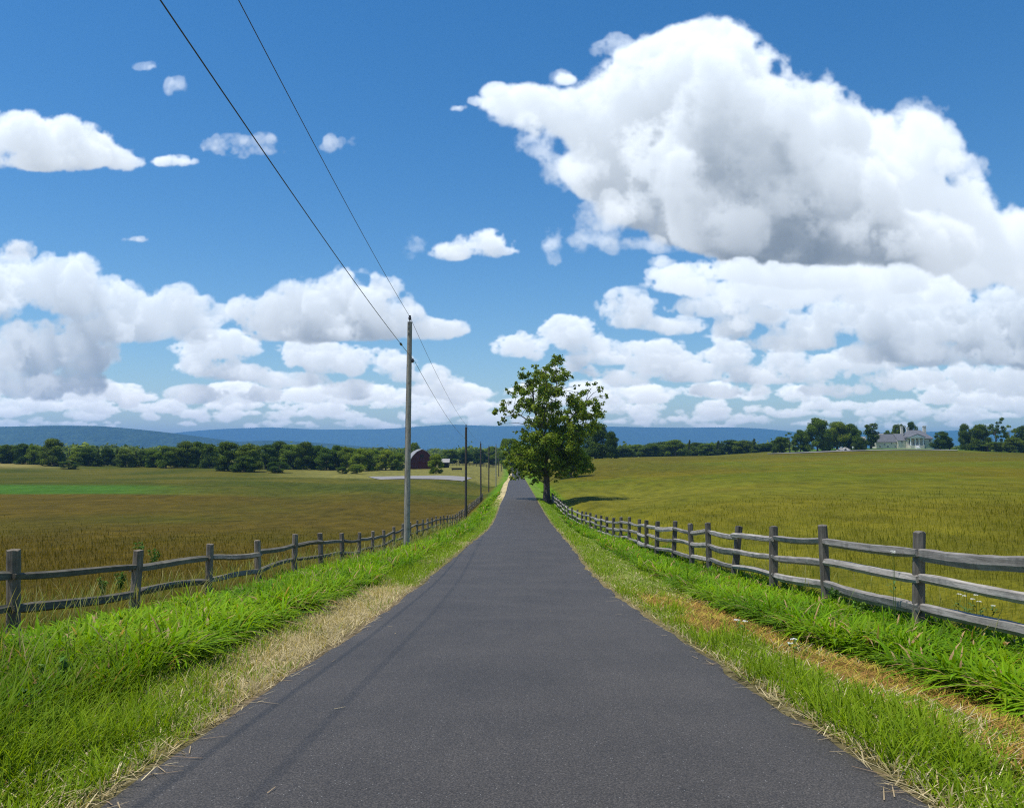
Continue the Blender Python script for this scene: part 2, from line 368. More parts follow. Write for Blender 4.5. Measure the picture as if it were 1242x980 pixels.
def _controls():
    C = []
    for y, z, x in zip(RY, RZ, RX):
        if y < 800:
            for dx in (-2.0, 2.0): C.append((x + dx, y, z))
    C += [(x, y, z - 0.96) for y, x, z in LF]
    C += [(x, y, z - (1.40 if y < 40 else 1.2)) for y, x, z in RF]
    C += [(7.5,97,-5.5),(12,97,-5.4),(16,97,-5.3),(8,110,-5.6),(12,84,-5.3)]
    def pic(px, py, y):
        X, Z = plane(px, py); C.append((X * y, y, Z * y))
    # left field
    for x, y, z in ((-9,5,-1.75),(-14,10,-2.15),(-30,10,-2.5),(-14,20,-3.05),(-30,30,-3.8),(-14,36,-4.1),(-20,60,-5.7),(-60,60,-5.0),(-25,95,-7.0),(-120,100,-5.2),(-40,150,-7.6),(-200,60,-4.0),(-60,10,-2.8),(-15,-10,-0.9),(-60,-30,-1.0)): C.append((x, y, z))
    for a in ((0,600,118),(150,598,122),(300,594,142),(420,590,170),(0,587,152),(200,585,160),(0,561,330),(60,567,300),(120,571,285),(240,567,320),(350,575,265),(450,581,225),(560,584,212),(455,577,250),(570,579.5,245),(510,569,331),(545,569,320),(590,566.5,400),(520,563,420)): pic(*a)
    # right field
    for t, y, z in ((.05,140,-5.8),(.05,200,-5.3),(.05,290,-4.2),(.07,400,-3.1),(.12,60,-4.6),(.12,100,-5.4),(.12,160,-4.6),(.2,40,-3.55),(.2,80,-4.1),(.2,120,-4.0),(.2,220,-2.9),(.2,360,-2.0),(.376,30,-2.95),(.376,60,-3.2),(.376,110,-2.9),(.376,220,-1.7),(.376,380,-1.1),
                    (.62,13,-2.15),(.62,25,-2.5),(.62,50,-2.7),(.62,100,-2.4),(.62,220,-1.5),(.62,370,-1.5),(1.1,10,-2.0),(1.1,30,-2.3),(1.1,80,-2.0),(1.1,200,-1.2)): C.append((t * y, y, z))
    C += [(12,3,-1.9),(20,-10,-1.2),(60,-30,-0.8)]
    for a in ((970,547,425),(1065,544,425),(1130,544,425),(1100,544,460),(1200,547.5,420),(1240,549,415),(900,551,420),(800,554,420)): pic(*a)
    for x, y, z in ((0,520,-7.6),(-100,520,-7.0),(-300,500,-4.5),(100,560,-5.5),(250,600,-2.5),(400,600,-2.0),(-600,400,-3.5),(700,400,-1.5),(-400,1000,-5),(0,1000,-7),(400,1000,-5),(-1500,2500,-4),(0,2500,-6),(1500,2500,-4),(-3000,200,-4),(3000,200,-3),(0,8000,-5),(4000,7000,-5),(-4000,7000,-5)): C.append((x, y, z))
    return np.array(C)
_C = _controls()
def _uv(x, y): return np.stack([np.arcsinh(np.asarray(x, float) / 12.0), 1.6 * np.log(np.maximum(np.asarray(y, float), -60) + 75.0)], -1)
def _phi(r2): return np.where(r2 > 1e-12, 0.5 * r2 * np.log(r2 + 1e-20), 0.0)
_U = _uv(_C[:, 0], _C[:, 1])
_n = len(_C)
_A = np.zeros((_n + 3, _n + 3)); _A[:_n, :_n] = _phi(((_U[:, None] - _U[None]) ** 2).sum(-1)) + np.eye(_n) * 0.004
_A[:_n, _n] = 1; _A[:_n, _n+1:] = _U; _A[_n, :_n] = 1; _A[_n+1:, :_n] = _U.T
_W = np.linalg.solve(_A, np.concatenate([_C[:, 2], np.zeros(3)]))
def sstep(a, b, x): t = np.clip((np.asarray(x, float) - a) / (b - a), 0, 1); return t * t * (3 - 2 * t)
def ground_z(x, y):
    x = np.asarray(x, float); y = np.asarray(y, float); sh = np.broadcast(x, y).shape
    x = np.broadcast_to(x, sh).ravel(); y = np.broadcast_to(y, sh).ravel(); z = np.empty(len(x))
    for k in range(0, len(x), 40000):
        s = slice(k, k + 40000); u = _uv(x[s], y[s])
        z[s] = _phi(((u[:, None] - _U[None]) ** 2).sum(-1)) @ _W[:_n] + _W[_n] + u @ _W[_n+1:]
    e = np.abs(x - road_x(y))
    rz = road_z(y)
    k = sstep(1.9, 3.6, e) + (e > 60) * 0
    z = rz * (1 - k) + z * k
    z -= 0.035 * (1 - sstep(1.75, 1.98, e)) * (y < 900)                     # bed under the asphalt
    near = 1 - sstep(60, 140, y)
    z += near * sstep(2.0, 2.6, e) * 0.035 * (np.sin(x * 2.1 + np.sin(y * .9) * 2) * np.cos(y * 1.3 + x * .4) + .6 * np.sin(x * 4.3 + y * 2.9))
    return (z + CZ).reshape(sh)
def gz(x, y): return float(ground_z(np.array([x]), np.array([y]))[0])

# soft value noise for colour patches
def vnoise(x, y, seed=0):
    r = np.random.default_rng(seed); T = r.random((64, 64))
    xi = np.floor(x).astype(int); yi = np.floor(y).astype(int); fx = x - xi; fy = y - yi; fx = fx*fx*(3-2*fx); fy = fy*fy*(3-2*fy)
    g = lambda a, b: T[a % 64, b % 64]
    return (g(xi, yi)*(1-fx) + g(xi+1, yi)*fx)*(1-fy) + (g(xi, yi+1)*(1-fx) + g(xi+1, yi+1)*fx)*fy
def fbm(x, y, seed=0, o=4):
    s = 0; a = .5; t = 0
    for k in range(o): s = s + a * vnoise(x * 2**k, y * 2**k, seed + k); t += a; a *= .55
    return s / t

def C3(*c): return np.array(c, float)
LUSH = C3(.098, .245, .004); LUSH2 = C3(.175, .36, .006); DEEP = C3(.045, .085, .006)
STRAW = C3(.50, .41, .22); OLIVE = C3(.15, .155, .032); ORANGE = C3(.30, .175, .045); BROWN = C3(.135, .098, .030); MOWN = C3(.14, .20, .022)
def lerp(a, b, t): return a + (b - a) * np.asarray(t)[..., None]

def zones(x, y):
    """How much of each kind of growth stands at a place."""
    e = x - road_x(y); L = e < 0; a = np.abs(e) - ROAD_W / 2
    wob = (fbm(x * .5 + 9, y * .35, 3) - .5)
    lush0 = np.where(L, 1.05 + .5 * wob, np.where(y < 9.5, 2.10, np.where(y < 17, 1.75, 1.8)) + .7 * wob)
    lush1 = np.where(L, 3.15 + 1.0 * wob, 3.9 + .9 * wob) - np.where(L, sstep(22, 40, y) * .7, sstep(30, 60, y) * .9)
    lush = sstep(-.12, .12, a - lush0) * (1 - sstep(-.45, .45, a - lush1)) * (1 - .55 * sstep(45, 90, y))
    mown = (1 - sstep(-.12, .12, a - lush0))
    field = sstep(-.45, .45, a - lush1)
    return a, L, lush, mown, field

def ground_tone(x, y):
    a, L, lush, mown, field = zones(x, y)
    n1 = fbm(x * .06, y * .035, 21); n2 = fbm(x * .5, y * .3, 31); n3 = fbm(x * .016, y * .01, 41)
    t = x / np.maximum(y, 1)
    # open fields
    left = lerp(C3(.078, .067, .006), C3(.060, .068, .006), sstep(.35, .65, n1))
    left = lerp(left, C3(.086, .064, .008), sstep(.45, .7, n3))
    far_left = lerp(C3(.096, .090, .011), C3(.056, .068, .007), sstep(.35, .65, n1))
    edge = 118 + 30 * sstep(-.45, -.12, t) + 12 * (n3 - .5)
    left = lerp(left, far_left, sstep(-4, 6, y - edge))
    strip = sstep(-3, 3, y - edge + 1) * (1 - sstep(22, 34, y - edge)) * sstep(.36, .50, -t)
    left = lerp(left, C3(.050, .130, .014), strip * .9)
    left = lerp(left, C3(.27, .23, .08), sstep(270, 310, y) * sstep(.52, .62, -t) * .8)
    left = lerp(left, C3(.17, .16, .04), sstep(215, 235, y) * (1 - sstep(.22, .34, -t)))
    right = lerp(C3(.118, .104, .006), C3(.096, .112, .006), sstep(.35, .65, n1))
    right = lerp(right, C3(.140, .134, .012), sstep(.5, .75, n3) * .8)
    right = lerp(right, C3(.086, .076, .006), (1 - sstep(.34, .5, n3)) * .6)
    right = lerp(right, C3(.08, .16, .022), sstep(402, 414, y) * sstep(.3, .36, t))
    f = np.where(L[..., None], left, right)
    f = f * (.78 + .44 * n2)[..., None]
    # verges
    mow = lerp(MOWN, STRAW * .8, np.where(L, sstep(.50, .78, -.25 * (1 - sstep(4.5, 6.5, y)) + n2 + .25 * sstep(6.5, 9.5, y) - .28 * sstep(13, 22, y)), .25 * n2))
    rusty = (~L) * (1 - sstep(13.5, 19, y)) * np.where(y < 10, sstep(.75, 1.0, a), sstep(.15, .4, a))
    mow = lerp(mow, ORANGE * .75, rusty * sstep(.18, .42, fbm(x * 1.3 + 4, y * .9, 88)) * .95)
    mow = lerp(mow, C3(.17, .125, .075), (1 - sstep(.02, .28, a)) * np.where(L, .8, .8))
    far_straw = L * sstep(60, 110, y) * (1 - sstep(.9, 1.6, a)); mow = lerp(mow, STRAW * .95, far_straw)
    g = lerp(f, mow, mown)
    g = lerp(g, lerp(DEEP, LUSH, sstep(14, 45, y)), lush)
    g = lerp(g, LUSH * .9, (a > .1) * (1 - sstep(3, 4.2, a)) * sstep(28, 60, y) * .45 * (~(far_straw > .3)))
    return np.clip(g, .005, .9)

# ------------------------------------------------------------------ ground sheet
def axis(segments):
    out = []
    for a, b, s in segments: out += list(np.arange(a, b, s))
    return out
def ground():
    xp = axis([(0, 4.2, .14), (4.2, 9, .3), (9, 30, 1.0)]); v = 30.0
    while v < 9000: xp.append(v); v *= 1.075
    xs = np.array(sorted([-q for q in xp[1:]] + xp))
    ys = axis([(-60, 0, 5), (0, 3, .6), (3, 22, .22), (22, 60, .6)]); v = 60.0
    while v < 9000: ys.append(v); v *= 1.018
    ys = np.array(ys)
    X, Y = np.meshgrid(xs, ys); X = X + road_x(Y) * np.exp(-np.abs(X) / 40)
    Z = ground_z(X, Y); nx = len(xs); ny = len(ys)
    i = np.arange((ny - 1) * nx).reshape(ny - 1, nx)[:, :-1].ravel()
    q = np.stack([i, i + 1, i + 1 + nx, i + nx], 1)
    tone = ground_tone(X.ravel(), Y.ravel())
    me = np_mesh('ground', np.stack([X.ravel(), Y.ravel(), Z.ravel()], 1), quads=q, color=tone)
    m, nt, b = material('field_ground')
    at = nn(nt, 'ShaderNodeAttribute', attribute_name='tone'); ge = nn(nt, 'ShaderNodeNewGeometry')
    fine = nn(nt, 'ShaderNodeTexNoise', Scale=9.0, Detail=8.0, Roughness=0.75); nt.links.new(ge.outputs['Position'], fine.inputs['Vector'])
    mp = nn(nt, 'ShaderNodeMapping'); mp.inputs['Scale'].default_value = (.22, .06, .2); nt.links.new(ge.outputs['Position'], mp.inputs[0])
    mid = nn(nt, 'ShaderNodeTexNoise', Scale=3.0, Detail=9.0, Roughness=0.72); nt.links.new(mp.outputs[0], mid.inputs['Vector'])
    c = mix(nt, at.outputs['Color'], ramp(nt, mid.outputs[0], [(.3, (.55, .58, .55)), (.5, (1, 1, 1)), (.72, (1.5, 1.4, 1.25))]), 1.0, 'MULTIPLY')
    c = mix(nt, c, ramp(nt, fine.outputs[0], [(.32, (.42, .45, .4)), (.5, (1, 1, 1)), (.72, (1.6, 1.5, 1.3))]), .8, 'MULTIPLY')
    nt.links.new(c, b.inputs['Base Color']); b.inputs['Roughness'].default_value = 0.95; b.inputs['Specular IOR Level'].default_value = 0.05
    bp = nn(nt, 'ShaderNodeBump', Strength=0.8, Distance=0.06); nt.links.new(fine.outputs[0], bp.inputs['Height']); nt.links.new(bp.outputs[0], b.inputs['Normal'])
    o = link('ground', me, m, smooth=True)
    tag(o, 'brown and olive meadow ground falling away and rising again on both sides of the lane', 'ground', kind='structure')
ground()

def road():
    ys = axis([(-25, 3, 1.0), (3, 24, .18), (24, 60, .5), (60, 140, 1.5), (140, 560, 4)]); ys = np.array(ys)
    lat = np.array([-1, -.97, -.8, -.5, -.2, 0, .2, .5, .8, .97, 1.0]); nx = len(lat)
    X = np.zeros((len(ys), nx)); Z = np.zeros_like(X); c = road_x(ys); z = road_z(ys)
    eL = .10 * (fbm(ys * 1.1, ys * 0 + 3.3, 51) - .5) * 2 + .05 * (fbm(ys * 5, ys * 0 + 1.3, 52) - .5); eR = .13 * (fbm(ys * 1.0, ys * 0 + 7.7, 53) - .5) * 2 + .05 * (fbm(ys * 5, ys * 0 + 5.1, 54) - .5)
    for k, l in enumerate(lat):
        w = ROAD_W / 2 + np.where(l < 0, eL, eR) * (abs(l) > .9)
        X[:, k] = c + l * w; Z[:, k] = z + CZ + .012 + .025 * (1 - l * l) - (.03 if abs(l) == 1 else 0)
    Y = np.repeat(ys[:, None], nx, 1); ny = len(ys)
    i = np.arange((ny - 1) * nx).reshape(ny - 1, nx)[:, :-1].ravel(); q = np.stack([i, i + 1, i + 1 + nx, i + nx], 1)
    me = np_mesh('road', np.stack([X.ravel(), Y.ravel(), Z.ravel()], 1), quads=q)
    m, nt, b = material('asphalt'); L = nt.links.new
    ge = nn(nt, 'ShaderNodeNewGeometry')
    sp = nn(nt, 'ShaderNodeTexVoronoi', Scale=95.0); L(ge.outputs['Position'], sp.inputs['Vector'])
    ag = nn(nt, 'ShaderNodeTexNoise', Scale=105.0, Detail=2.0, Roughness=.7); L(ge.outputs['Position'], ag.inputs['Vector'])
    mp = nn(nt, 'ShaderNodeMapping'); mp.inputs['Scale'].default_value = (5.0, .03, 1); L(ge.outputs['Position'], mp.inputs[0])
    st = nn(nt, 'ShaderNodeTexNoise', Scale=1.6, Detail=5.0, Roughness=.6); L(mp.outputs[0], st.inputs['Vector'])
    bl = nn(nt, 'ShaderNodeTexNoise', Scale=.8, Detail=6.0, Roughness=.65); L(ge.outputs['Position'], bl.inputs['Vector'])
    c = ramp(nt, ag.outputs[0], [(.32, (.023, .0195, .0165)), (.5, (.050, .043, .0365)), (.66, (.109, .094, .080))])
    c = mix(nt, c, ramp(nt, st.outputs[0], [(.33, (.955, .955, .955)), (.5, (1, 1, 1)), (.68, (1.035, 1.033, 1.03))]), 1.0, 'MULTIPLY')
    c = mix(nt, c, ramp(nt, bl.outputs[0], [(.3, (.80, .80, .80)), (.7, (1.15, 1.145, 1.13))]), 1.0, 'MULTIPLY')
    # pale chips of stone scattered through it
    hv = nn(nt, 'ShaderNodeSeparateColor'); L(sp.outputs['Color'], hv.inputs[0])
    pick = ramp(nt, hv.outputs[0], [(.972, (0, 0, 0)), (.98, (1, 1, 1))]); near = ramp(nt, sp.outputs['Distance'], [(.20, (1, 1, 1)), (.34, (0, 0, 0))])
    c = mix(nt, c, (.30, .29, .27), mix(nt, pick, near, 1.0, 'MULTIPLY'))
    L(c, b.inputs['Base Color']); b.inputs['Roughness'].default_value = .62; b.inputs['Specular IOR Level'].default_value = .34
    bp = nn(nt, 'ShaderNodeBump', Strength=.55, Distance=.006); L(ag.outputs[0], bp.inputs['Height']); L(bp.outputs[0], b.inputs['Normal'])
    o = link('road', me, m, smooth=True)
    tag(o, 'narrow dark grey asphalt lane running straight away downhill', 'road', kind='structure')
road()

def drape(name, quad_px, mat, lift, label, n=24):
    """A sheet laid on the ground inside four photo corners (near-left, near-right, far-right, far-left with distance)."""
    P = [np.array(spot(*p)) for p in quad_px]; V = []; T = np.linspace(0, 1, n)
    for v in T:
        for u in T:
            w = .06 * math.sin(u * 9 + 1) * (1 - abs(2 * v - 1)) ; vv = min(max(v + (w if 0 < v < 1 else .10 * math.sin(u * 7)), 0), 1.1)
            p = (P[0] * (1-u) + P[1] * u) * (1-vv) + (P[3] * (1-u) + P[2] * u) * vv
            V.append((p[0], p[1], gz(p[0], p[1]) + lift))
    i = np.arange((n - 1) * n).reshape(n - 1, n)[:, :-1].ravel()
    o = link(name, np_mesh(name, V, quads=np.stack([i, i + 1, i + 1 + n, i + n], 1)), mat)
    return tag(o, label, name.split('_')[-1], kind='structure')
gravel = plain_material('gravel', (.19, .18, .17), (.30, .285, .27), 2.0, .95)
drape('gravel_lot', [(462, 583.5, 214), (560, 585, 211), (572, 580, 243), (446, 578.5, 240)], gravel, .12, 'pale gravel lot in the grass in front of the red barn')
drape('gravel_drive', [(930, 551.5, 396), (1160, 550.5, 396), (1160, 549.5, 404), (930, 550.5, 404)], gravel, .25, 'pale gravel drive crossing below the stone mansion', 30)

# ------------------------------------------------------------------ far ridges
def ridge(name, prof, y, depth, label, mat, seed):
    px = np.array([p[0] for p in prof], float); py = np.array([p[1] for p in prof], float)
    xs = np.linspace(px[0], px[-1], 260); top = np.interp(xs, px, py)
    k = np.hanning(9); k /= k.sum(); top = np.convolve(np.pad(top, 4, 'edge'), k, 'valid')
    V = []; rows = 26
    for r in range(rows):
        t = r / (rows - 1)                               # 0 foot (near side) .. 1 foot (far side), crest at .6
        up = math.sin(min(t / .6, 1) * math.pi / 2) ** 1.2 if t < .6 else math.cos((t - .6) / .4 * math.pi / 2)
        for i, p in enumerate(xs):
            X, Z = plane(p, top[i]); zt = Z * (y + .6 * depth) + CZ
            x = X * (y + depth * t); n = fbm(np.array([p * .045]), np.array([t * 5.0 + seed]), seed, 5)[0] - .5
            fold = (fbm(np.array([p * .10 + t * .8]), np.array([seed + t * 1.5]), seed + 3, 4)[0] - .5)
            V.append((x + fold * 260 * (1 - up), y + depth * t + fold * 320 * (1 - up) * t, -40 + (zt + 40) * up * (1 + .45 * n * (1 - up)) + (1.0 if up > .98 else 3.0) * n))
    n = len(xs); i = np.arange((rows - 1) * n).reshape(rows - 1, n)[:, :-1].ravel()
    o = link(name, np_mesh(name, V, quads=np.stack([i, i + 1, i + 1 + n, i + n], 1)), mat, smooth=True)
    return tag(o, label, 'hill', kind='structure')

def hill_material():
    m, nt, b = material('wooded_slope'); ge = nn(nt, 'ShaderNodeNewGeometry')
    n1 = nn(nt, 'ShaderNodeTexNoise', Scale=.010, Detail=8.0, Roughness=.75); nt.links.new(ge.outputs['Position'], n1.inputs['Vector'])
    n2 = nn(nt, 'ShaderNodeTexVoronoi', Scale=.034); nt.links.new(ge.outputs['Position'], n2.inputs['Vector'])
    c = ramp(nt, n1.outputs[0], [(.3, (.018, .034, .014)), (.5, (.034, .060, .022)), (.7, (.062, .092, .034))])
    c = mix(nt, c, ramp(nt, n2.outputs[0], [(.0, (1.3, 1.3, 1.2)), (.8, (.55, .6, .55))]), .8, 'MULTIPLY')
    nt.links.new(c, b.inputs['Base Color']); b.inputs['Roughness'].default_value = 1; b.inputs['Specular IOR Level'].default_value = 0
    bp = nn(nt, 'ShaderNodeBump', Strength=1.0, Distance=25.0); nt.links.new(n2.outputs[0], bp.inputs['Height']); nt.links.new(bp.outputs[0], b.inputs['Normal'])
    return m
HILL = hill_material()
ridge('hills', [(-900,522),(-500,518),(-200,519),(0,517.5),(60,516.2),(120,516.5),(170,521),(215,526),(260,532),(330,541),(420,552),(520,560)], 4400, 1200, 'long dark blue wooded ridge rising behind the left trees', HILL, 4)
ridge('hills', [(-400,548),(100,538),(215,524.5),(260,520.5),(330,518),(380,521),(470,520.5),(505,517.5),(545,514.5),(600,517),(660,516),(745,517.5),(830,519),(880,518),(930,520),(970,525),(1010,524),(1100,525),(1170,521.5),(1242,523),(1400,519),(1800,524)], 9600, 1800, 'farthest pale blue ridge running along the whole horizon', HILL, 9)
ridge('hills', [(120,552),(215,541),(300,535),(340,534),(400,538),(470,544),(560,549)], 4700, 700, 'low dark foothill in front of the far blue ridge', HILL, 15)

# ------------------------------------------------------------------ air
def haze():
    m = bpy.data.materials.new('haze_air'); m.use_nodes = True; nt = m.node_tree; nt.nodes.clear()
    out = nt.nodes.new('ShaderNodeOutputMaterial'); v = nt.nodes.new('ShaderNodeVolumePrincipled')
    v.inputs['Density'].default_value = HAZE_DENSITY; v.inputs['Color'].default_value = (.22, .52, 1.0, 1); v.inputs['Anisotropy'].default_value = 0.25
    nt.links.new(v.outputs[0], out.inputs['Volume'])
    b = MB(); b.box(-13500, 13500, -300, 13500, -70, 345); o = b.build('haze', m); o.display_type = 'WIRE'
    tag(o, 'thin blue summer haze over the valley', 'haze', kind='stuff')
haze()

# ------------------------------------------------------------------ trees
LEAF = foliage_material('leaves', .30, .6, vary=True)
LANE_LEAF = foliage_material('lane_tree_leaves', .36, .55)
BARK = plain_material('bark', (.055, .045, .036), (.16, .14, .12), 6.0, .9, (3, 3, .6), .6)

def leaf_mesh(name, clumps, per, size, tone, tone2, seed, shell=.55, up=.45, flat=.8):
    r = np.random.default_rng(seed); P = []; Cc = []; O = []
    for cx, cy, cz, rx, ry, rz in clumps:
        n = max(6, int(per * (rx * ry * rz) ** (2 / 3)))
        d = r.normal(size=(n, 3)); d /= np.linalg.norm(d, axis=1)[:, None]
        rad = (shell + (1 - shell) * r.random(n)) * (1 + .22 * r.normal(size=n) * (r.random(n) < .4)); q = d * rad[:, None]
        P.append(q * (rx, ry, rz) + (cx, cy, cz)); O.append(d)
        k = r.random()
        Cc.append(tone * (1 - k) + tone2 * k + np.zeros((n, 3)))
    P = np.concatenate(P); Cc = np.concatenate(Cc); O = np.concatenate(O); n = len(P)
    nrm = O * .8 + r.normal(size=(n, 3)) * .75 + (0, 0, up); nrm /= np.linalg.norm(nrm, axis=1)[:, None]
    a = np.cross(nrm, r.normal(size=(n, 3))); a /= np.linalg.norm(a, axis=1)[:, None]; b = np.cross(nrm, a)
    s = size * r.uniform(.6, 1.35, n)[:, None]
    V = np.stack([P - a * s * .5, P + b * s * .36 * flat + nrm * s * .08, P + a * s * .55, P - b * s * .36 * flat + nrm * s * .08], 1).reshape(-1, 3)
    Cc = Cc * r.uniform(.72, 1.3, n)[:, None] * np.stack([r.uniform(.85, 1.2, n), np.ones(n), r.uniform(.8, 1.2, n)], 1)
    return np_mesh(name, V, quads=np.arange(n * 4).reshape(n, 4), color=np.repeat(Cc, 4, 0))

DARKG, MIDG, BRIGHTG, YELG, BLUEG = C3(.056, .098, .006), C3(.100, .160, .008), C3(.140, .215, .010), C3(.18, .23, .014), C3(.065, .108, .010)

def tree_shape(style, seed):
    """Clumps (local, tree 10 m tall) and limb ends for one kind of tree."""
    r = random.Random(seed); cl = []
    if style in ('broad', 'round', 'bush'):
        z0 = {'broad': 2.6, 'round': 1.7, 'bush': .9}[style]; R = {'broad': 4.3, 'round': 3.7, 'bush': 4.6}[style]; n = {'broad': 34, 'round': 30, 'bush': 26}[style]
        for k in range(n):
            z = z0 + (10 - z0) * ((k + r.random()) / n) ** .9; t = (z - z0) / (10 - z0)
            w = R * math.sqrt(max(.05, 1 - (abs(t - .42) / .62) ** 2.2)); a = r.uniform(0, 6.28); q = w * r.uniform(.35, .88)
            s = r.uniform(.75, 1.45)
            cl.append((q * math.cos(a), q * math.sin(a), min(z, 9.3), s * 1.15, s * 1.15, s * .85))
    elif style == 'wood':
        for k in range(44):
            t = (k + r.random()) / 44; z = .9 + 8.6 * t ** .95; w = 3.9 * math.sqrt(max(.04, 1 - (abs(t - .33) / .70) ** 2.4)); a = r.uniform(0, 6.28); q = w * r.uniform(.3, .9); s = r.uniform(.8, 1.5)
            cl.append((q * math.cos(a), q * math.sin(a), min(z, 9.3), s * 1.15, s * 1.15, s * .9))
    elif style == 'tall':
        for k in range(30):
            t = (k + r.random()) / 30; z = 1.6 + 8.0 * t; w = 2.1 * (1 - (abs(t - .45) / .62) ** 2) ** .5 if abs(t - .45) < .6 else .4
            a = r.uniform(0, 6.28); q = w * r.uniform(.2, .8); s = r.uniform(.6, 1.05); cl.append((q * math.cos(a), q * math.sin(a), min(z, 9.5), s, s, s))
    elif style == 'cedar':
        for k in range(30):
            t = (k + r.random()) / 30; z = .6 + 9 * t; w = 2.5 * (1 - t) ** .8; a = r.uniform(0, 6.28); q = w * r.uniform(.3, .9); s = .35 + .8 * (1 - t)
            cl.append((q * math.cos(a), q * math.sin(a), z, s, s, s * .8))
    elif style == 'open':
        for k in range(24):
            z = r.uniform(3.4, 9.4); w = 3.8 * (1 - ((z - 6.5) / 4.2) ** 2) ** .5; a = r.uniform(0, 6.28); q = w * r.uniform(.45, 1.0); s = r.uniform(.45, .95)
            cl.append((q * math.cos(a), q * math.sin(a), z, s * 1.2, s * 1.2, s * .7))
    return cl

def build_tree(name, style, seed, tone, tone2, per=330, size=.34):
    root = empty(name); cl = tree_shape(style, seed); r = random.Random(seed)
    tk = MB(); h = 6.5 if style != 'cedar' else 9.0; lean = r.uniform(-.4, .4)
    ax = [(0, 0, -.3), (lean * .2, 0, h * .3), (lean * .6, .1, h * .65), (lean, 0, h)]
    tk.tube(ax, [.34, .26, .19, .06], 8, jitter=.08)
    for c in cl[::2]:
        z = max(1.2, min(h * .85, c[2] * .62)); t = z / h
        p0 = (lean * t, 0, z); mid = ((c[0] + p0[0]) * .5, (c[1]) * .5, (c[2] + z) * .5 + .3)
        tk.tube([p0, mid, c[:3]], [.13 * (1.1 - t * .6), .07, .02], 5, False)
    tk.build('trunk', BARK, root)
    link('crown', leaf_mesh('crown', cl, per, size, tone, tone2, seed), LEAF, root)
    return root

PROTO = {}
def tree(key, px, top, wpx, y, name, label, group=None, rz=None, base=None):
    """Stand a tree at a photo column: height from the photo row of its top, width from its photo width."""
    style, seed, t1, t2, nat = TREES[key]
    X, Zt = plane(px, top); x = X * y; z = gz(x, y) - .1; H = max(2.0, Zt * y + CZ - z)
    if key not in PROTO: PROTO[key] = o = build_tree(name, style, seed, t1, t2)
    else: o = copy_tree(PROTO[key]); o.name = name
    for k in ('group',):
        if k in o: del o[k]
    wd = wpx / FPX * y
    o.location = (x, y, z); o.rotation_euler = (0, 0, random.uniform(0, 6.28) if rz is None else rz); o.scale = (wd / nat, wd / nat, H / 10.0)
    return tag(o, label, 'tree', group)
TREES = {'dark': ('round', 1, DARKG, MIDG, 8.0), 'mid': ('round', 2, MIDG, BRIGHTG * .85, 8.0), 'broad': ('broad', 3, MIDG, BRIGHTG, 9.0), 'bright': ('round', 4, BRIGHTG, YELG * .9, 8.0),
         'darkbroad': ('broad', 5, DARKG, MIDG * .9, 9.0), 'bush': ('bush', 6, DARKG, MIDG, 10.0), 'brightbush': ('bush', 7, BRIGHTG, YELG, 10.0), 'tall': ('tall', 8, DARKG, MIDG * .8, 5.0), 'cedar': ('cedar', 9, BLUEG * .8, BLUEG, 5.0),
         'open': ('open', 10, MIDG, BRIGHTG, 8.6), 'far': ('wood', 12, BLUEG, MIDG * .9, 8.0), 'wdark': ('wood', 13, DARKG, MIDG, 8.0), 'wmid': ('wood', 14, MIDG, BRIGHTG * .9, 8.0), 'wbright': ('wood', 15, BRIGHTG, YELG * .9, 8.0), 'wdarkbroad': ('wood', 16, DARKG, MIDG * .9, 8.0)}

NTH = ['first', 'second', 'third', 'fourth', 'fifth', 'sixth', 'seventh', 'eighth', 'ninth', 'tenth', 'eleventh', 'twelfth', 'thirteenth', 'fourteenth']
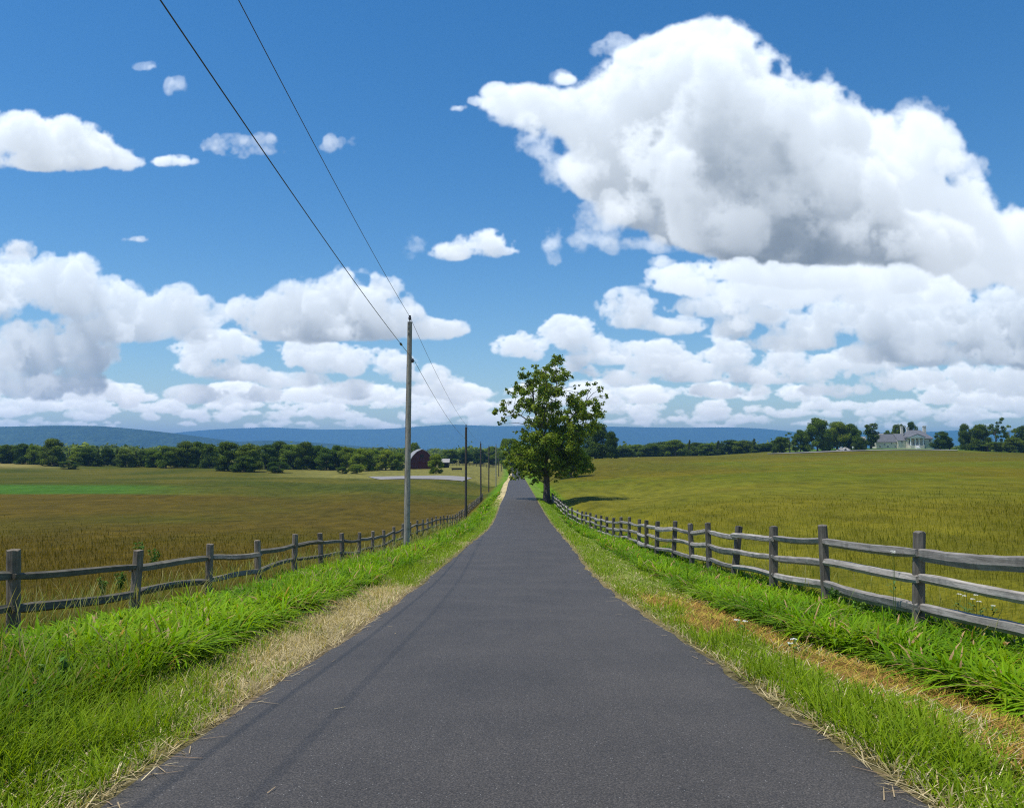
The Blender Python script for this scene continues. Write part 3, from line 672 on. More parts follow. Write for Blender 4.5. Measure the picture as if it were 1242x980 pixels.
# hero tree at the lane, clumps read from its outline
def lane_tree():
    Y = 95.0; bx, by, bz = spot(661, 606, Y); bz = gz(bx, by) - .15
    root = empty('roadside_tree', (bx, by, bz)); r = random.Random(3)
    def loc(cx, cy, d=0.0):
        x, y, z = spot(560 + cx * .2245, 420 + cy * .2245, Y + d); return np.array((x - bx, y - by, z - bz))
    S = .2245 / FPX * Y
    raw = [(400,110,25),(450,130,45),(500,100,45),(530,85,25),(340,160,35),(380,190,50),(440,200,60),(510,170,50),(560,170,40),(590,165,15),(300,230,40),(260,250,30),(290,190,12),(350,250,40),(420,270,60),(500,240,60),(560,220,30),(240,300,30),(200,340,35),(180,370,20),(230,390,25),(200,420,12),(270,370,35),(310,310,40),(370,330,50),(430,350,60),(510,330,60),(590,300,50),(640,250,35),(620,220,15),(700,240,30),(750,225,25),(780,265,20),(650,320,50),(710,310,40),(760,310,15),(720,370,40),(760,370,20),(660,390,50),(590,380,55),(520,420,60),(450,430,60),(380,420,40),(330,450,25),(280,455,10),(340,490,40),(400,500,50),(480,500,60),(560,490,60),(640,460,60),(700,440,40),(610,540,60),(530,560,60),(450,570,50),(380,570,60),(320,560,50),(280,590,40),(340,630,50),(400,640,60),(450,660,40),(300,660,30),(570,620,60),(640,610,55),(680,650,35),(620,680,40),(560,680,30),(500,640,40),(430,695,32),(520,690,28),(360,665,36),(350,600,45),(420,600,50),(490,590,45),(540,600,45),(340,690,30),(400,708,34),(300,690,25),(525,708,25),(440,728,20),(380,735,18),(250,620,34),(270,665,30),(305,605,45),(235,585,28),(330,650,45),(290,700,24)]
    trunk = [loc(460, 835), loc(458, 700), loc(452, 620), loc(455, 560), loc(432, 480), loc(412, 410), loc(392, 330), loc(384, 250), loc(395, 170)]
    right = [loc(458, 575), loc(500, 500, -.5), loc(560, 430, -1), loc(620, 350, -1.2), loc(690, 280, -1)]
    low = [loc(454, 610), loc(520, 590, 1), loc(600, 610, 1.5), loc(660, 640, 1.5)]
    left = [loc(432, 480), loc(370, 410, 1), loc(300, 360, 1.4), loc(220, 350, 1.5)]
    lowl = [loc(455, 600), loc(400, 590, -1), loc(330, 600, -1.5)]
    back = [loc(440, 500), loc(460, 420, 2.5), loc(500, 330, 3.5), loc(520, 220, 3)]
    fro = [loc(445, 520), loc(430, 450, -2.2), loc(450, 360, -3.2), loc(470, 260, -3)]
    limbs = [trunk, right, low, left, lowl, back, fro]
    tk = MB(); tk.tube(trunk, [.40, .34, .30, .26, .20, .16, .12, .09, .04], 10, jitter=.08)
    tk.tube([loc(460, 845), loc(460, 820), loc(459, 780)], [.56, .45, .36], 10, jitter=.1)
    for L_, r0 in ((right, .15), (low, .10), (left, .10), (lowl, .10), (back, .12), (fro, .12)): tk.tube(L_, np.linspace(r0, .03, len(L_)), 7, jitter=.06)
    joints = [p for L_ in limbs for a, b in zip(L_[:-1], L_[1:]) for p in (a * .7 + b * .3, a * .3 + b * .7)]
    cl = []
    for cx, cy, rr in raw:
        mid = max(0.0, 1 - abs(cx - 460) / 330); dep = 1.2 + 4.6 * mid
        reps = 3 if rr >= 50 and cy > 410 else 2 if rr >= 40 else 1
        for k in range(reps):
            d = r.uniform(-1, 1) * dep; c = loc(cx + r.uniform(-8, 8), cy + r.uniform(-8, 8), d); q = rr * S * (.92 if reps == 1 else .86)
            j = min(joints, key=lambda p: np.linalg.norm(p - c) + (2.0 if p[2] > c[2] + .6 else 0))
            m = (j + c) / 2 + np.array((0, 0, .25)); tk.tube([j, m, c], [.045, .03, .012], 5, False)
            for s in range(3 + reps):                                # each clump breaks up into sprays
                o = np.array((r.gauss(0, .55), r.gauss(0, .55), r.gauss(0, .5))) * q; cl.append((*(c + o), q * .62, q * .62, q * .46))
                tk.tube([c, c + o], [.014, .006], 4, False)
    tk.build('trunk', plain_material('tree_bark', (.04, .035, .03), (.13, .115, .10), 5.0, .9, (3, 3, .6), .6), root)
    link('crown', leaf_mesh('crown', cl, 270, .235, C3(.112, .180, .011), C3(.200, .275, .025), 7, shell=.12, up=.6, flat=1.1), LANE_LEAF, root)
    tag(root, 'lone tall broadleaf tree leaning over the right edge of the lane', 'tree')
lane_tree()

tree('broad', 692, 543, 52, 168, 'small_tree', 'small bushy tree in the meadow just behind the tall lane tree', rz=1.0)
tree('wdarkbroad', 722, 515, 42, 330, 'tree', 'dark rounded tree standing right behind the tall lane tree', rz=2.0)
tree('wdark', 741, 524, 20, 325, 'tree', 'shorter dark tree at the right foot of the rounded tree behind the lane tree')
tree('broad', 618, 532, 30, 300, 'tree', 'leafy tree over the left lane edge beside the far utility poles', rz=.4)
tree('wmid', 641, 540, 26, 285, 'tree', 'leafy tree at the right lane edge where the road drops from sight')
tree('wmid', 529, 551.5, 19, 262, 'small_tree', 'small round tree between the gravel lot and the red barn')
tree('broad', 503, 537, 16, 400, 'tree', 'tree top rising directly behind the red barn roof')
for k, (px, top, w) in enumerate([(547,545,26),(566,546,22),(583,545,22),(598,542,22),(478,547,22)]):
    tree(('wmid', 'far', 'wdark')[k % 3], px, top, w, 455 + 6 * k, 'tree', NTH[k] + ' low tree beyond the board fence, counting right from the open shed' if k < 4 else 'low tree beyond the barn, just left of its roof', 'row of trees beyond the barn')
# wood edge along the left field
ROW = [(-70,540,30,'dark'),(-45,539,30,'mid'),(-20,541,26,'dark'),(3,540,22,'dark'),(16,541,18,'mid'),(27,538.5,20,'dark'),(40,541,18,'mid'),(50,544,14,'bush'),(95,544,22,'mid'),(107,543.5,20,'dark'),(118,544.5,14,'cedar'),(130,544,18,'dark'),
       (141,544.5,14,'cedar'),(152,545,20,'dark'),(164,546,16,'cedar'),(174,546.5,18,'dark'),(185,546,18,'mid'),(214,543,24,'dark'),(228,536,26,'dark'),(241,536.5,22,'mid'),(254,539,20,'dark'),(322,540,26,'dark'),(337,536,26,'dark'),(352,540,26,'mid'),(369,537,22,'darkbroad'),
       (383,541,26,'mid'),(396,544,24,'broad'),(410,541,20,'mid'),(424,543.5,26,'bright'),(440,545,26,'broad'),(455,546,22,'mid'),(468,546,20,'bright'),(482,550,18,'mid')]
WOOD = {'dark': 'wdark', 'mid': 'wmid', 'bright': 'wbright', 'broad': 'wmid', 'darkbroad': 'wdarkbroad'}
MARKS = [(65, 'the tallest dark tree'), (201, 'the bright green rounded tree'), (277, 'the broad dark tree'), (500, 'the red barn')]
def placed(px, among, what, where):
    """Name a tree by its count from the nearest tree or building one can find."""
    k, mark = min(MARKS, key=lambda q: abs(q[0] - px)); lo, hi = sorted((k, px)); n = sum(1 for q in among if lo <= q <= hi) - 1
    return f"{what} in {where}, {NTH[n]} {'left' if px < k else 'right'} of {mark}"
rounds = [q[0] for q in ROW if q[3] != 'cedar']; points = [q[0] for q in ROW if q[3] == 'cedar']
for px, top, w, key in ROW:
    if px < 215: y = 322 + random.uniform(-4, 10)
    else: y = 322 - (px - 215) * .05 + random.uniform(-6, 10)
    if px < 0: tree(WOOD.get(key, key), px, top, w * 1.25, y, 'tree', 'broadleaf tree of the wood edge beyond the left edge of the view', 'trees past the left edge')
    elif key == 'bush': tree(key, px, top + 3, w * 1.3, y - 8, 'tree', placed(px, rounds, 'low bushy tree', 'the left wood edge'), 'trees of the left wood edge')
    elif key == 'cedar': tree(key, px, top, w, y, 'cedar_tree', placed(px, points, 'pointed dark cedar', 'the left wood edge'), 'cedars of the left wood edge')
    else: tree(WOOD.get(key, key), px, top, w * 1.25, y, 'tree', placed(px, rounds, 'rounded tree', 'the left wood edge'), 'trees of the left wood edge')
tree('wdarkbroad', 65, 533, 32, 312, 'tree', 'tallest dark tree at the left end of the wood edge')
tree('bush', 82, 559, 26, 292, 'shrub', 'dark round shrub standing out in front of the left wood edge')
tree('wbright', 201, 541.5, 26, 312, 'tree', 'bright green rounded tree midway along the left wood edge')
tree('wdarkbroad', 277, 537, 42, 288, 'tree', 'broad dark tree nearest the field in the left wood edge')
tree('wdark', 305, 539, 36, 284, 'tree', 'dark tree touching the right side of the broad dark tree nearest the field')
tree('wdark', 296, 553, 30, 278, 'shrub', 'dark rounded shrub at the foot of the broad dark tree nearest the field')
tree('bush', 337, 560, 34, 276, 'shrub', 'dark low shrub along the field edge left of the bright shrubs')
tree('brightbush', 433, 563, 26, 270, 'shrub', 'bright green shrub at the right end of the left wood edge')
tree('bush', 415, 566, 18, 268, 'shrub', 'dark small shrub just left of the bright green shrub')
# right distance
for k, (px, top, w, key) in enumerate([(757,541,22,'far'),(772,539.5,22,'mid'),(788,538,24,'far'),(804,536,24,'far'),(819,534,24,'mid'),(846,537,24,'far'),(859,538,22,'mid'),(884,534,26,'dark'),(899,534.5,24,'dark'),(929,538,22,'far')]):
    tree(WOOD.get(key, key), px, top, w * 1.3, 470 + (k * 37 % 24), 'tree', NTH[k] + ' rounded tree of the crest hedgerow, counting right from the lane tree', 'hedgerow trees on the right crest')
for k, (px, top, w) in enumerate([(836,533,11),(871,534,16),(914,531.5,15)]):
    tree('cedar', px, top, w, 455, 'cedar_tree', NTH[k] + ' pointed cedar of the crest hedgerow, counting right from the lane tree', 'hedgerow cedars on the right crest')
for px, top, w, key, lab in [(945,530,16,'dark','dark low tree at the left end of the grove by the mansion'),(957,524,15,'open','thin open crowned tree second from the left in the mansion grove'),(970,522,15,'mid','green tree between the open crowned tree and the tallest tree of the grove'),
        (990,508,23,'broad','tallest tree of the grove left of the mansion'),(1001,524,14,'mid','short tree at the right foot of the tallest grove tree'),(1014,512.5,25,'bright','bright green full tree right of the tallest grove tree'),(1031,515,18,'broad','tree behind the white farmhouse at the right of the grove'),
        (1040,531,15,'dark','dark low tree over the pale stone pile'),(1055,513.5,18,'tall','tall dark columnar tree at the left end of the mansion'),(1139,524,17,'dark','round dark tree hiding the right end of the mansion'),(1150,531,10,'tall','slim dark tree in the gap right of the mansion'),
        (1169,515,14,'dark','dark tree at the left of the far right thicket'),(1184,516,24,'darkbroad','broad dark tree in the middle of the far right thicket'),(1205,506,19,'open','tall open crowned tree above the far right thicket'),(1222,515,14,'open','sparse leaning tree right of the tall open crowned one'),
        (1213,536,16,'brightbush','yellow green shrub at the front of the far right thicket'),(1239,517,24,'dark','dark tree at the right end of the far right thicket'),(1228,531,22,'dark','low dark tree filling the front of the far right thicket'),(1196,535,26,'bush','low dark shrub left of the yellow green shrub')]:
    yy = 412 + (px * 13 % 11) - (8 if 'shrub' in lab or 'low' in lab else 0)
    tree(WOOD.get(key, key), px, top, w * 1.28, yy, 'shrub' if key in ('bush', 'brightbush') else 'tree', lab)
for px, top, w, key in [(1260,520,30,'dark'),(1290,516,34,'mid'),(1325,518,34,'dark')]: tree(key, px, top, w, 415, 'tree', 'dark tree continuing the far right thicket past the picture edge', 'thicket trees past the right edge')
for px, top, w, key, lab in [(1086,515.5,14,'dark','dark tree behind the left chimney of the mansion'),(1093,514.5,12,'tall','narrow dark tree close behind the mansion roof'),(1105,512.5,15,'darkbroad','tallest tree behind the mansion roof between the chimneys'),(1075,522,10,'mid','small tree behind the low wing of the mansion')]:
    tree(key, px, top, w, 452, 'tree', lab)

def far_woods():
    r = np.random.default_rng(77); cl = []; tone = []
    for k in range(620):
        y = 500 * (5.0 ** r.random()); x = r.uniform(-.85, .85) * y + r.normal() * 20
        if x > .02 * y and y < 560 and x < .5 * y: continue
        h = r.uniform(5, 11) * (1 if y < 900 else 1.15); w = r.uniform(5, 12) * (1 + y / 1800)
        z = gz(x, y)
        if x / y > .32: h *= .75
        cl.append((x, y, z + h * .45, w, w, h * .55))
    link_o = link('forest', leaf_mesh('forest', [(a, b, c, d * .9, e * .9, f) for a, b, c, d, e, f in cl], 7.5, 2.0, BLUEG * .9, MIDG, 78, shell=.7, up=.6, flat=1.3), LEAF)
    tag(link_o, 'hazy wooded valley floor between the field trees and the blue ridges', 'forest', kind='stuff')
far_woods()

# ------------------------------------------------------------------ buildings
STONE = plain_material('pale_stone', (.58, .53, .43), (.76, .71, .60), 1.6, .9)
WHITE = plain_material('white_paint', (.72, .72, .70), (.80, .80, .78), 2.0, .6)
SLATE = plain_material('slate_roof', (.10, .105, .12), (.17, .175, .19), 1.5, .7)
GLASS = plain_material('window_glass', (.03, .035, .04), (.06, .065, .07), 2.0, .15, spec=.5)
RED = plain_material('barn_red', (.060, .019, .018), (.105, .034, .030), 1.2, .85, (3, 3, .3))
TIN = plain_material('tin_roof', (.22, .21, .20), (.34, .325, .31), .8, .5, spec=.5)
DARKW = plain_material('dark_timber', (.02, .018, .016), (.05, .045, .04), 2.0, .9)

def gable_roof(x0, x1, y0, y1, ze, zr, over=.3, t=.18):
    """Solid gable roof, ridge along x."""
    ym = (y0 + y1) / 2; b = MB(); dz = (zr - ze) * over / ((y1 - y0) / 2)
    out = [(y0 - over, ze - dz), (ym, zr), (y1 + over, ze - dz)]; inn = [(y1 + over, ze - dz - t), (ym, zr - t), (y0 - over, ze - dz - t)]
    ring = out + inn; n = len(ring)
    pts = [(x0 - over, y, z) for y, z in ring] + [(x1 + over, y, z) for y, z in ring]
    b.poly(pts, [tuple(range(n))[::-1], tuple(range(n, 2 * n))] + [(i, (i + 1) % n, n + (i + 1) % n, n + i) for i in range(n)])
    return b
def gable_walls(x0, x1, y0, y1, z0, ze, zr):
    ym = (y0 + y1) / 2; b = MB(); ring = [(y0, z0), (y0, ze), (ym, zr - .2), (y1, ze), (y1, z0)]; n = 5
    b.poly([(x0, y, z) for y, z in ring] + [(x1, y, z) for y, z in ring], [tuple(range(n))[::-1], tuple(range(n, 2 * n))] + [(i, (i + 1) % n, n + (i + 1) % n, n + i) for i in range(n)])
    return b
def window(root, xc, zc, w, h, yf, frame=WHITE):
    f = MB(); t = .14
    f.box(xc - w/2 - t, xc - w/2, yf - .10, yf + .1, zc - h/2 - t, zc + h/2 + t); f.box(xc + w/2, xc + w/2 + t, yf - .10, yf + .1, zc - h/2 - t, zc + h/2 + t)
    f.box(xc - w/2, xc + w/2, yf - .12, yf + .1, zc - h/2 - t, zc - h/2); f.box(xc - w/2, xc + w/2, yf - .10, yf + .1, zc + h/2, zc + h/2 + t)
    f.box(xc - .03, xc + .03, yf - .06, yf + .1, zc - h/2, zc + h/2); f.box(xc - w/2, xc + w/2, yf - .061, yf + .1, zc - .03, zc + .03)
    fo = f.build('window', frame, root)
    g = MB(); g.box(xc - w/2, xc + w/2, yf - .03, yf + .09, zc - h/2, zc + h/2); g.build('pane', GLASS, fo)

def mansion():
    Y = 425.0; k = Y / FPX; x0, _, zb = spot(1106, 543.5, Y); g = gz(x0, Y); zb = g
    root = empty('stone_mansion', (x0, Y, zb)); Px = lambda px: (px - 1106) * k; H = lambda py: (543.8 - py) * k
    # low wing, middle link, main block
    gable_walls(Px(1064), Px(1089), 2, 9, -1.5, H(535), H(526.3)).build('wing_wall', STONE, root); gable_roof(Px(1064), Px(1089), 2, 9, H(535), H(526.3), .45).build('wing_roof', SLATE, root)
    gable_walls(Px(1089.1), Px(1099), 1, 10, -1.5, H(533.6), H(525.9)).build('link_wall', STONE, root); gable_roof(Px(1089.4), Px(1098), 1, 10, H(533.6), H(525.9), .35).build('link_roof', SLATE, root)
    xa, xb = Px(1099.2), Px(1130); ze, zr = H(532.2), H(521.5)
    b = MB(); b.box(xa, xb, 0, 12, -1.5, ze); b.build('main_wall', STONE, root)
    b = MB(); o = .5; b.poly([(xa - o, -o, ze), (xb + o, -o, ze), (xb + o, 12 + o, ze), (xa - o, 12 + o, ze), (xa - o, -o, ze + .25), (xb + o, -o, ze + .25), (xb + o, 12 + o, ze + .25), (xa - o, 12 + o, ze + .25), (xa + 4.2, 6, zr), (xb - 3.2, 6, zr)],
             [(0,3,2,1),(0,1,5,4),(1,2,6,5),(2,3,7,6),(3,0,4,7),(4,5,9,8),(6,7,8,9),(5,6,9),(7,4,8)]); b.build('hip_roof', SLATE, root)
    for px, y, top, w in ((1099.6, 6, 516.6, 1.15), (1109.2, 8, 517.8, 1.0), (1126.8, 5.5, 516.3, 1.45)):
        c = MB(); c.box(Px(px) - w/2, Px(px) + w/2, y - .5, y + .5, H(530), H(top + .9)); c.box(Px(px) - w/2 - .12, Px(px) + w/2 + .12, y - .62, y + .62, H(top + .9), H(top)); c.build('chimney', STONE, root)
    # portico: floor, steps, four columns, entablature, pediment
    pa, pb = Px(1099.6), Px(1116.2); yf = -3.4
    b = MB(); b.box(pa, pb, yf, -.003, -1.0, H(540.2)); b.build('porch', STONE, root)
    b = MB()
    for s in range(5): b.box(Px(1105.2), Px(1109.6), yf - .35 * (5 - s), yf - .35 * (4 - s), -.8, H(540.2) * (s + 1) / 6)
    b.build('steps', WHITE, root)
    for px in (1100.3, 1105.6, 1110.4, 1115.5):
        c = MB(); zc0 = H(540.2); zc1 = H(531.6); xx = Px(px)
        c.tube([(xx, yf + .45, zc0 + .12), (xx, yf + .45, (zc0 + zc1) / 2), (xx, yf + .45, zc1 - .12)], [.30, .29, .24], 14); c.box(xx - .38, xx + .38, yf + .07, yf + .83, zc0, zc0 + .12); c.box(xx - .36, xx + .36, yf + .09, yf + .81, zc1 - .12, zc1); c.build('column', WHITE, root)
    b = MB(); b.box(pa - .2, pb + .2, yf - .1, -.006, H(531.6), H(530.4)); b.build('entablature', WHITE, root)
    zt, za = H(530.4), H(527.2); xm = (pa + pb) / 2
    b = MB(); b.poly([(pa - .35, yf - .25, zt), (pb + .35, yf - .25, zt), (xm, yf - .25, za), (pa - .35, 2.5, zt), (pb + .35, 2.5, zt), (xm, 2.5, za)], [(0,1,2),(5,4,3),(0,3,4,1),(1,4,5,2),(2,5,3,0)]); b.build('pediment', WHITE, root)
    b = MB(); t = .14; b.poly([(pa - .6, yf - .4, zt), (xm, yf - .4, za + .25), (xm, 2.2, za + .25), (pa - .6, 2.2, zt), (pa - .6, yf - .4, zt + t), (xm, yf - .4, za + .25 + t), (xm, 2.2, za + .25 + t), (pa - .6, 2.2, zt + t)], [(0,3,2,1),(4,5,6,7),(0,1,5,4),(1,2,6,5),(2,3,7,6),(3,0,4,7)])
    b.poly([(pb + .6, yf - .4, zt), (xm, yf - .4, za + .25), (xm, 2.2, za + .25), (pb + .6, 2.2, zt), (pb + .6, yf - .4, zt + t), (xm, yf - .4, za + .25 + t), (xm, 2.2, za + .25 + t), (pb + .6, 2.2, zt + t)], [(0,1,2,3),(4,7,6,5),(0,4,5,1),(1,5,6,2),(2,6,7,3),(3,7,4,0)]); b.build('portico_roof', SLATE, root)
    d = MB(); d.box(Px(1107.2), Px(1109.2), -.12, .1, H(540.2), H(533.6)); dd = d.build('door', DARKW, root)
    for px, pz, w, h in ((1102.8,536,1.0,2.1),(1113,536,1.0,2.1),(1119,537,1.0,2.4),(1126.8,534.5,.9,1.4)): window(root, Px(px), H(pz), w, h, 0.0)
    for px, pz in ((1093.8,535.6),): window(root, Px(px), H(pz), .9, 1.5, 1.0)
    for px, pz in ((1074,539),(1082.5,537.6),(1068.5,541.6),(1078,541.4),(1087,541.4)): window(root, Px(px), H(pz), .8, .9, 2.0)
    tag(root, 'pale stone mansion with white columned portico and grey roofs on the right rise', 'house')
mansion()

def farmhouse(px, top, w, y, label, ht=5.2, nm='white_farmhouse', wing=0):
    x, _, zt = spot(px, top, y); g = gz(x, y); h = zt - g
    root = empty(nm, (x, y, g)); ze = h * .62
    gable_walls(-w/2, w/2, 0, 5.5, -1, ze, h).build('wall', WHITE, root); gable_roof(-w/2, w/2, 0, 5.5, ze, h, .3).build('roof', TIN, root)
    for u in (-.28, .0, .28): window(root, u * w, ze * .6, .8, 1.2, 0.0, DARKW)
    d = MB(); d.box(.36 * w, .36 * w + .8, -.05, .1, 0, 1.9); d.build('door', DARKW, root)
    tag(root, label, 'house')
farmhouse(1043, 529.5, 6.5, 440, 'small white farmhouse half hidden by the grove left of the mansion')
farmhouse(1066.5, 525.5, 6.0, 462, 'white roofed outbuilding peeking over the mansion low wing', nm='outbuilding')

def barn():
    Y = 331.0; k = Y / FPX; x0, _, _ = spot(511.5, 569, Y); g = gz(x0, Y); root = empty('barn', (x0, Y, g), math.radians(13))
    W = 4.7; H = spot(515, 545.3, Y)[2] - g; L_ = 15.0
    prof = [(-W, 2.5), (-W * .93, 3.9), (-W * .74, 5.3), (-W * .42, H - .95), (0, H), (W * .42, H - .95), (W * .74, 5.3), (W * .93, 3.9), (W, 2.5)]
    ring = [(-W, -1)] + prof + [(W, -1)]; n = len(ring); b = MB()
    b.poly([(x, 0, z) for x, z in ring] + [(x, L_, z) for x, z in ring], [tuple(range(n)), tuple(range(n, 2 * n))[::-1]] + [(i, n + i, n + (i + 1) % n, (i + 1) % n) for i in range(n)]); b.build('wall', RED, root)
    b = MB(); out = [(x * 1.045 + (0), z + .22) for x, z in prof]; out[0] = (-W - .32, 2.25); out[-1] = (W + .32, 2.25); inn = [(x * 1.012, z + .03) for x, z in prof]
    m = len(prof)
    for y0, y1 in ((-.55, L_ + .4),):
        P = [(x, y0, z) for x, z in out] + [(x, y0, z) for x, z in inn] + [(x, y1, z) for x, z in out] + [(x, y1, z) for x, z in inn]
        F = []
        for i in range(m - 1): F += [(i, i + 1, m + i + 1, m + i), (2*m + i, 3*m + i, 3*m + i + 1, 2*m + i + 1), (i, 2*m + i, 2*m + i + 1, i + 1), (m + i, m + i + 1, 3*m + i + 1, 3*m + i)]
        F += [(0, m, 3*m, 2*m), (m - 1, 3*m - 1, 4*m - 1, 2*m - 1)]; b.poly(P, F)
    b.build('roof', TIN, root)
    d = MB(); d.box(-1.5, 1.5, -.08, .05, -.2, 3.2); dr = d.build('door', plain_material('barn_door_red', (.07, .018, .016), (.11, .028, .024), 2.0, .9), root)
    d = MB(); d.box(-.7, .7, -.08, .05, 4.6, 5.9); d.build('hay_door', DARKW, root)
    tag(root, 'dark red barn with curved pale roof edge across the left field', 'barn')
barn()

def shed():
    Y = 345.0; x, _, zt = spot(538, 556.4, Y); g = gz(x, Y); root = empty('open_shed', (x, Y, g)); h = max(zt - g, 2.4)
    for sx in (-1.9, 1.9):
        for sy in (0.1, 3.4):
            p = MB(); p.box(sx - .1, sx + .1, sy - .1, sy + .1, -.6, h * .66); p.build('post', DARKW, root)
    p = MB(); p.box(-2.0, 2.0, 3.5, 3.6, -.5, h * .66); p.build('wall', DARKW, root)
    gable_roof(-2.2, 2.2, -.1, 3.6, h * .66, h, .3).build('roof', TIN, root)
    tag(root, 'small open shed with pale roof right of the red barn', 'shed')
shed()

def board_fence():
    a = np.array(spot(541, 563, 385)); e = np.array(spot(602, 562, 392)); n = 16; x0, y0 = a[0], a[1]; root = empty('board_fence', (x0, y0, gz(x0, y0)))
    P = [a * (1 - t) + e * t for t in np.linspace(0, 1, n)]; Q = [(p[0] - x0, p[1] - y0, gz(p[0], p[1]) - gz(x0, y0)) for p in P]
    for q in Q:
        b = MB(); b.box(q[0] - .09, q[0] + .09, q[1] - .09, q[1] + .09, q[2] - .3, q[2] + 1.7); b.build('post', DARKW, root)
    for h in (.45, .95, 1.45):
        for p, q in zip(Q[:-1], Q[1:]):
            b = MB(); b.poly([(p[0], p[1] - .13, p[2] + h), (q[0], q[1] - .13, q[2] + h), (q[0], q[1] - .13, q[2] + h + .2), (p[0], p[1] - .13, p[2] + h + .2), (p[0], p[1] - .09, p[2] + h), (q[0], q[1] - .09, q[2] + h), (q[0], q[1] - .09, q[2] + h + .2), (p[0], p[1] - .09, p[2] + h + .2)], [(0,1,2,3),(7,6,5,4),(0,4,5,1),(3,2,6,7),(1,5,6,2),(0,3,7,4)]); b.build('board', DARKW, root)
    tag(root, 'dark board fence of a paddock to the right of the barn', 'fence')
board_fence()

def trough():
    x, y, _ = spot(554, 570.5, 300); g = gz(x, y); root = empty('feed_trough', (x, y, g), .1)
    b = MB(); b.box(-1.9, 1.9, -.5, -.42, .35, 1.0); b.box(-1.9, 1.9, .42, .5, .35, 1.0); b.box(-1.9, -1.82, -.42, .42, .35, 1.0); b.box(1.82, 1.9, -.42, .42, .35, 1.0); b.box(-1.82, 1.82, -.42, .42, .35, .43); b.build('bin', DARKW, root)
    for sx in (-1.6, 1.6):
        for sy in (-.38, .38): l = MB(); l.box(sx - .07, sx + .07, sy - .07, sy + .07, -.2, .347); l.build('leg', DARKW, root)
    tag(root, 'low dark trough standing in the grass in front of the board fence', 'trough')
trough()

def stone_pile():
    r = random.Random(4); x, y, _ = spot(1022, 547, 405); b = MB(); bm = bmesh.new()
    for k in range(46):
        a = r.uniform(0, 6.28); q = r.random() ** .5; s = r.uniform(.35, .8); px = math.cos(a) * q * 3.4; pz = (1 - q) * 1.7
        M = bmesh.ops.create_icosphere(bm, subdivisions=1, radius=s)
        for v in M['verts']: v.co = v.co * r.uniform(.8, 1.15); v.co.x += px; v.co.y += math.sin(a) * q * 1.4; v.co.z = v.co.z * .8 + pz + .2
    me = bpy.data.meshes.new('stone_pile'); bm.to_mesh(me); bm.free()
    o = link('stone_pile', me, plain_material('pile_stone', (.30, .29, .27), (.5, .48, .45), 2, .9), loc=(x, y, gz(x, y)))
    tag(o, 'low pile of pale stones in front of the grove beside the drive', 'stone pile')
stone_pile()

# ------------------------------------------------------------------ split rail fences
GREY_RAIL = weathered_wood('grey_rail_wood', (.14, .125, .105), (.29, .265, .235), (.45, .42, .375), 0)
DARK_RAIL = weathered_wood('dark_rail_wood', (.07, .062, .045), (.15, .135, .10), (.26, .235, .18), 0)
GREY_POST = weathered_wood('grey_post_wood', (.06, .052, .042), (.12, .107, .088), (.20, .18, .15), 2)
BROWN_POST = weathered_wood('brown_post_wood', (.10, .08, .056), (.21, .175, .13), (.34, .29, .22), 2)
HOLE = plain_material('mortise_dark', (.008, .007, .006), (.02, .018, .016), 3, .95)

def rail_mesh(length, th, r):
    """Hand-split rail along local x: uneven wedge section, slight bow, ends thinned to fit the post."""
    b = MB(); n = 13; sec = [(-.50, -.42), (.12, -.55), (.52, -.18), (.46, .38), (-.05, .52), (-.52, .30)]
    sec = [(y * r.uniform(.8, 1.15), z * r.uniform(.85, 1.15)) for y, z in sec]; bow = r.uniform(-.045, .03); sway = r.uniform(-.05, .05); ph = r.uniform(0, 6)
    base = 0; P = []
    for i in range(n):
        t = i / (n - 1); e = min(t, 1 - t); k = .45 + .55 * min(1, e / .10); x = (t - .5) * length
        zc = bow * math.sin(math.pi * t) + .012 * math.sin(5 * t + ph); yc = sway * math.sin(math.pi * t)
        for y, z in sec: P.append((x, yc + y * th * k * .85 * (1 + r.uniform(-.06, .06)), zc + z * th * (k * .5 + .5) * (1 + r.uniform(-.06, .06))))
    m = len(sec); F = [(i*m + j, i*m + (j+1) % m, (i+1)*m + (j+1) % m, (i+1)*m + j) for i in range(n - 1) for j in range(m)] + [tuple(range(m))[::-1], tuple((n-1)*m + j for j in range(m))]
    b.poly(P, F); return b
def post_mesh(w, h, square, r):
    b = MB(); n = 7; m = 8; P = []
    for i in range(n + 1):
        z = -.45 + (h + .45) * i / n
        for j in range(m):
            a = 2 * math.pi * (j + .5) / m; q = w / 2
            if square: c, s = math.cos(a), math.sin(a); f = 1 / max(abs(c), abs(s)); f = min(f, 1.30); x, y = c * f * q, s * f * q
            else: x, y = math.cos(a) * q * 1.06, math.sin(a) * q * .92
            wob = 1 + r.uniform(-.05, .05); P.append((x * wob, y * wob, z + (r.uniform(-.015, .015) if i == n else 0)))
    F = [(i*m + j, i*m + (j+1) % m, (i+1)*m + (j+1) % m, (i+1)*m + j) for i in range(n) for j in range(m)] + [tuple(range(m))[::-1]]
    P.append((0, 0, h + .02)); F += [(n*m + j, n*m + (j+1) % m, len(P) - 1) for j in range(m)]
    b.poly(P, F); return b

def aim(o, a, c):
    d = np.array(c) - np.array(a); o.location = tuple((np.array(a) + np.array(c)) / 2)
    o.rotation_euler = (o.rotation_euler[0], -math.atan2(d[2], math.hypot(d[0], d[1])), math.atan2(d[1], d[0]))

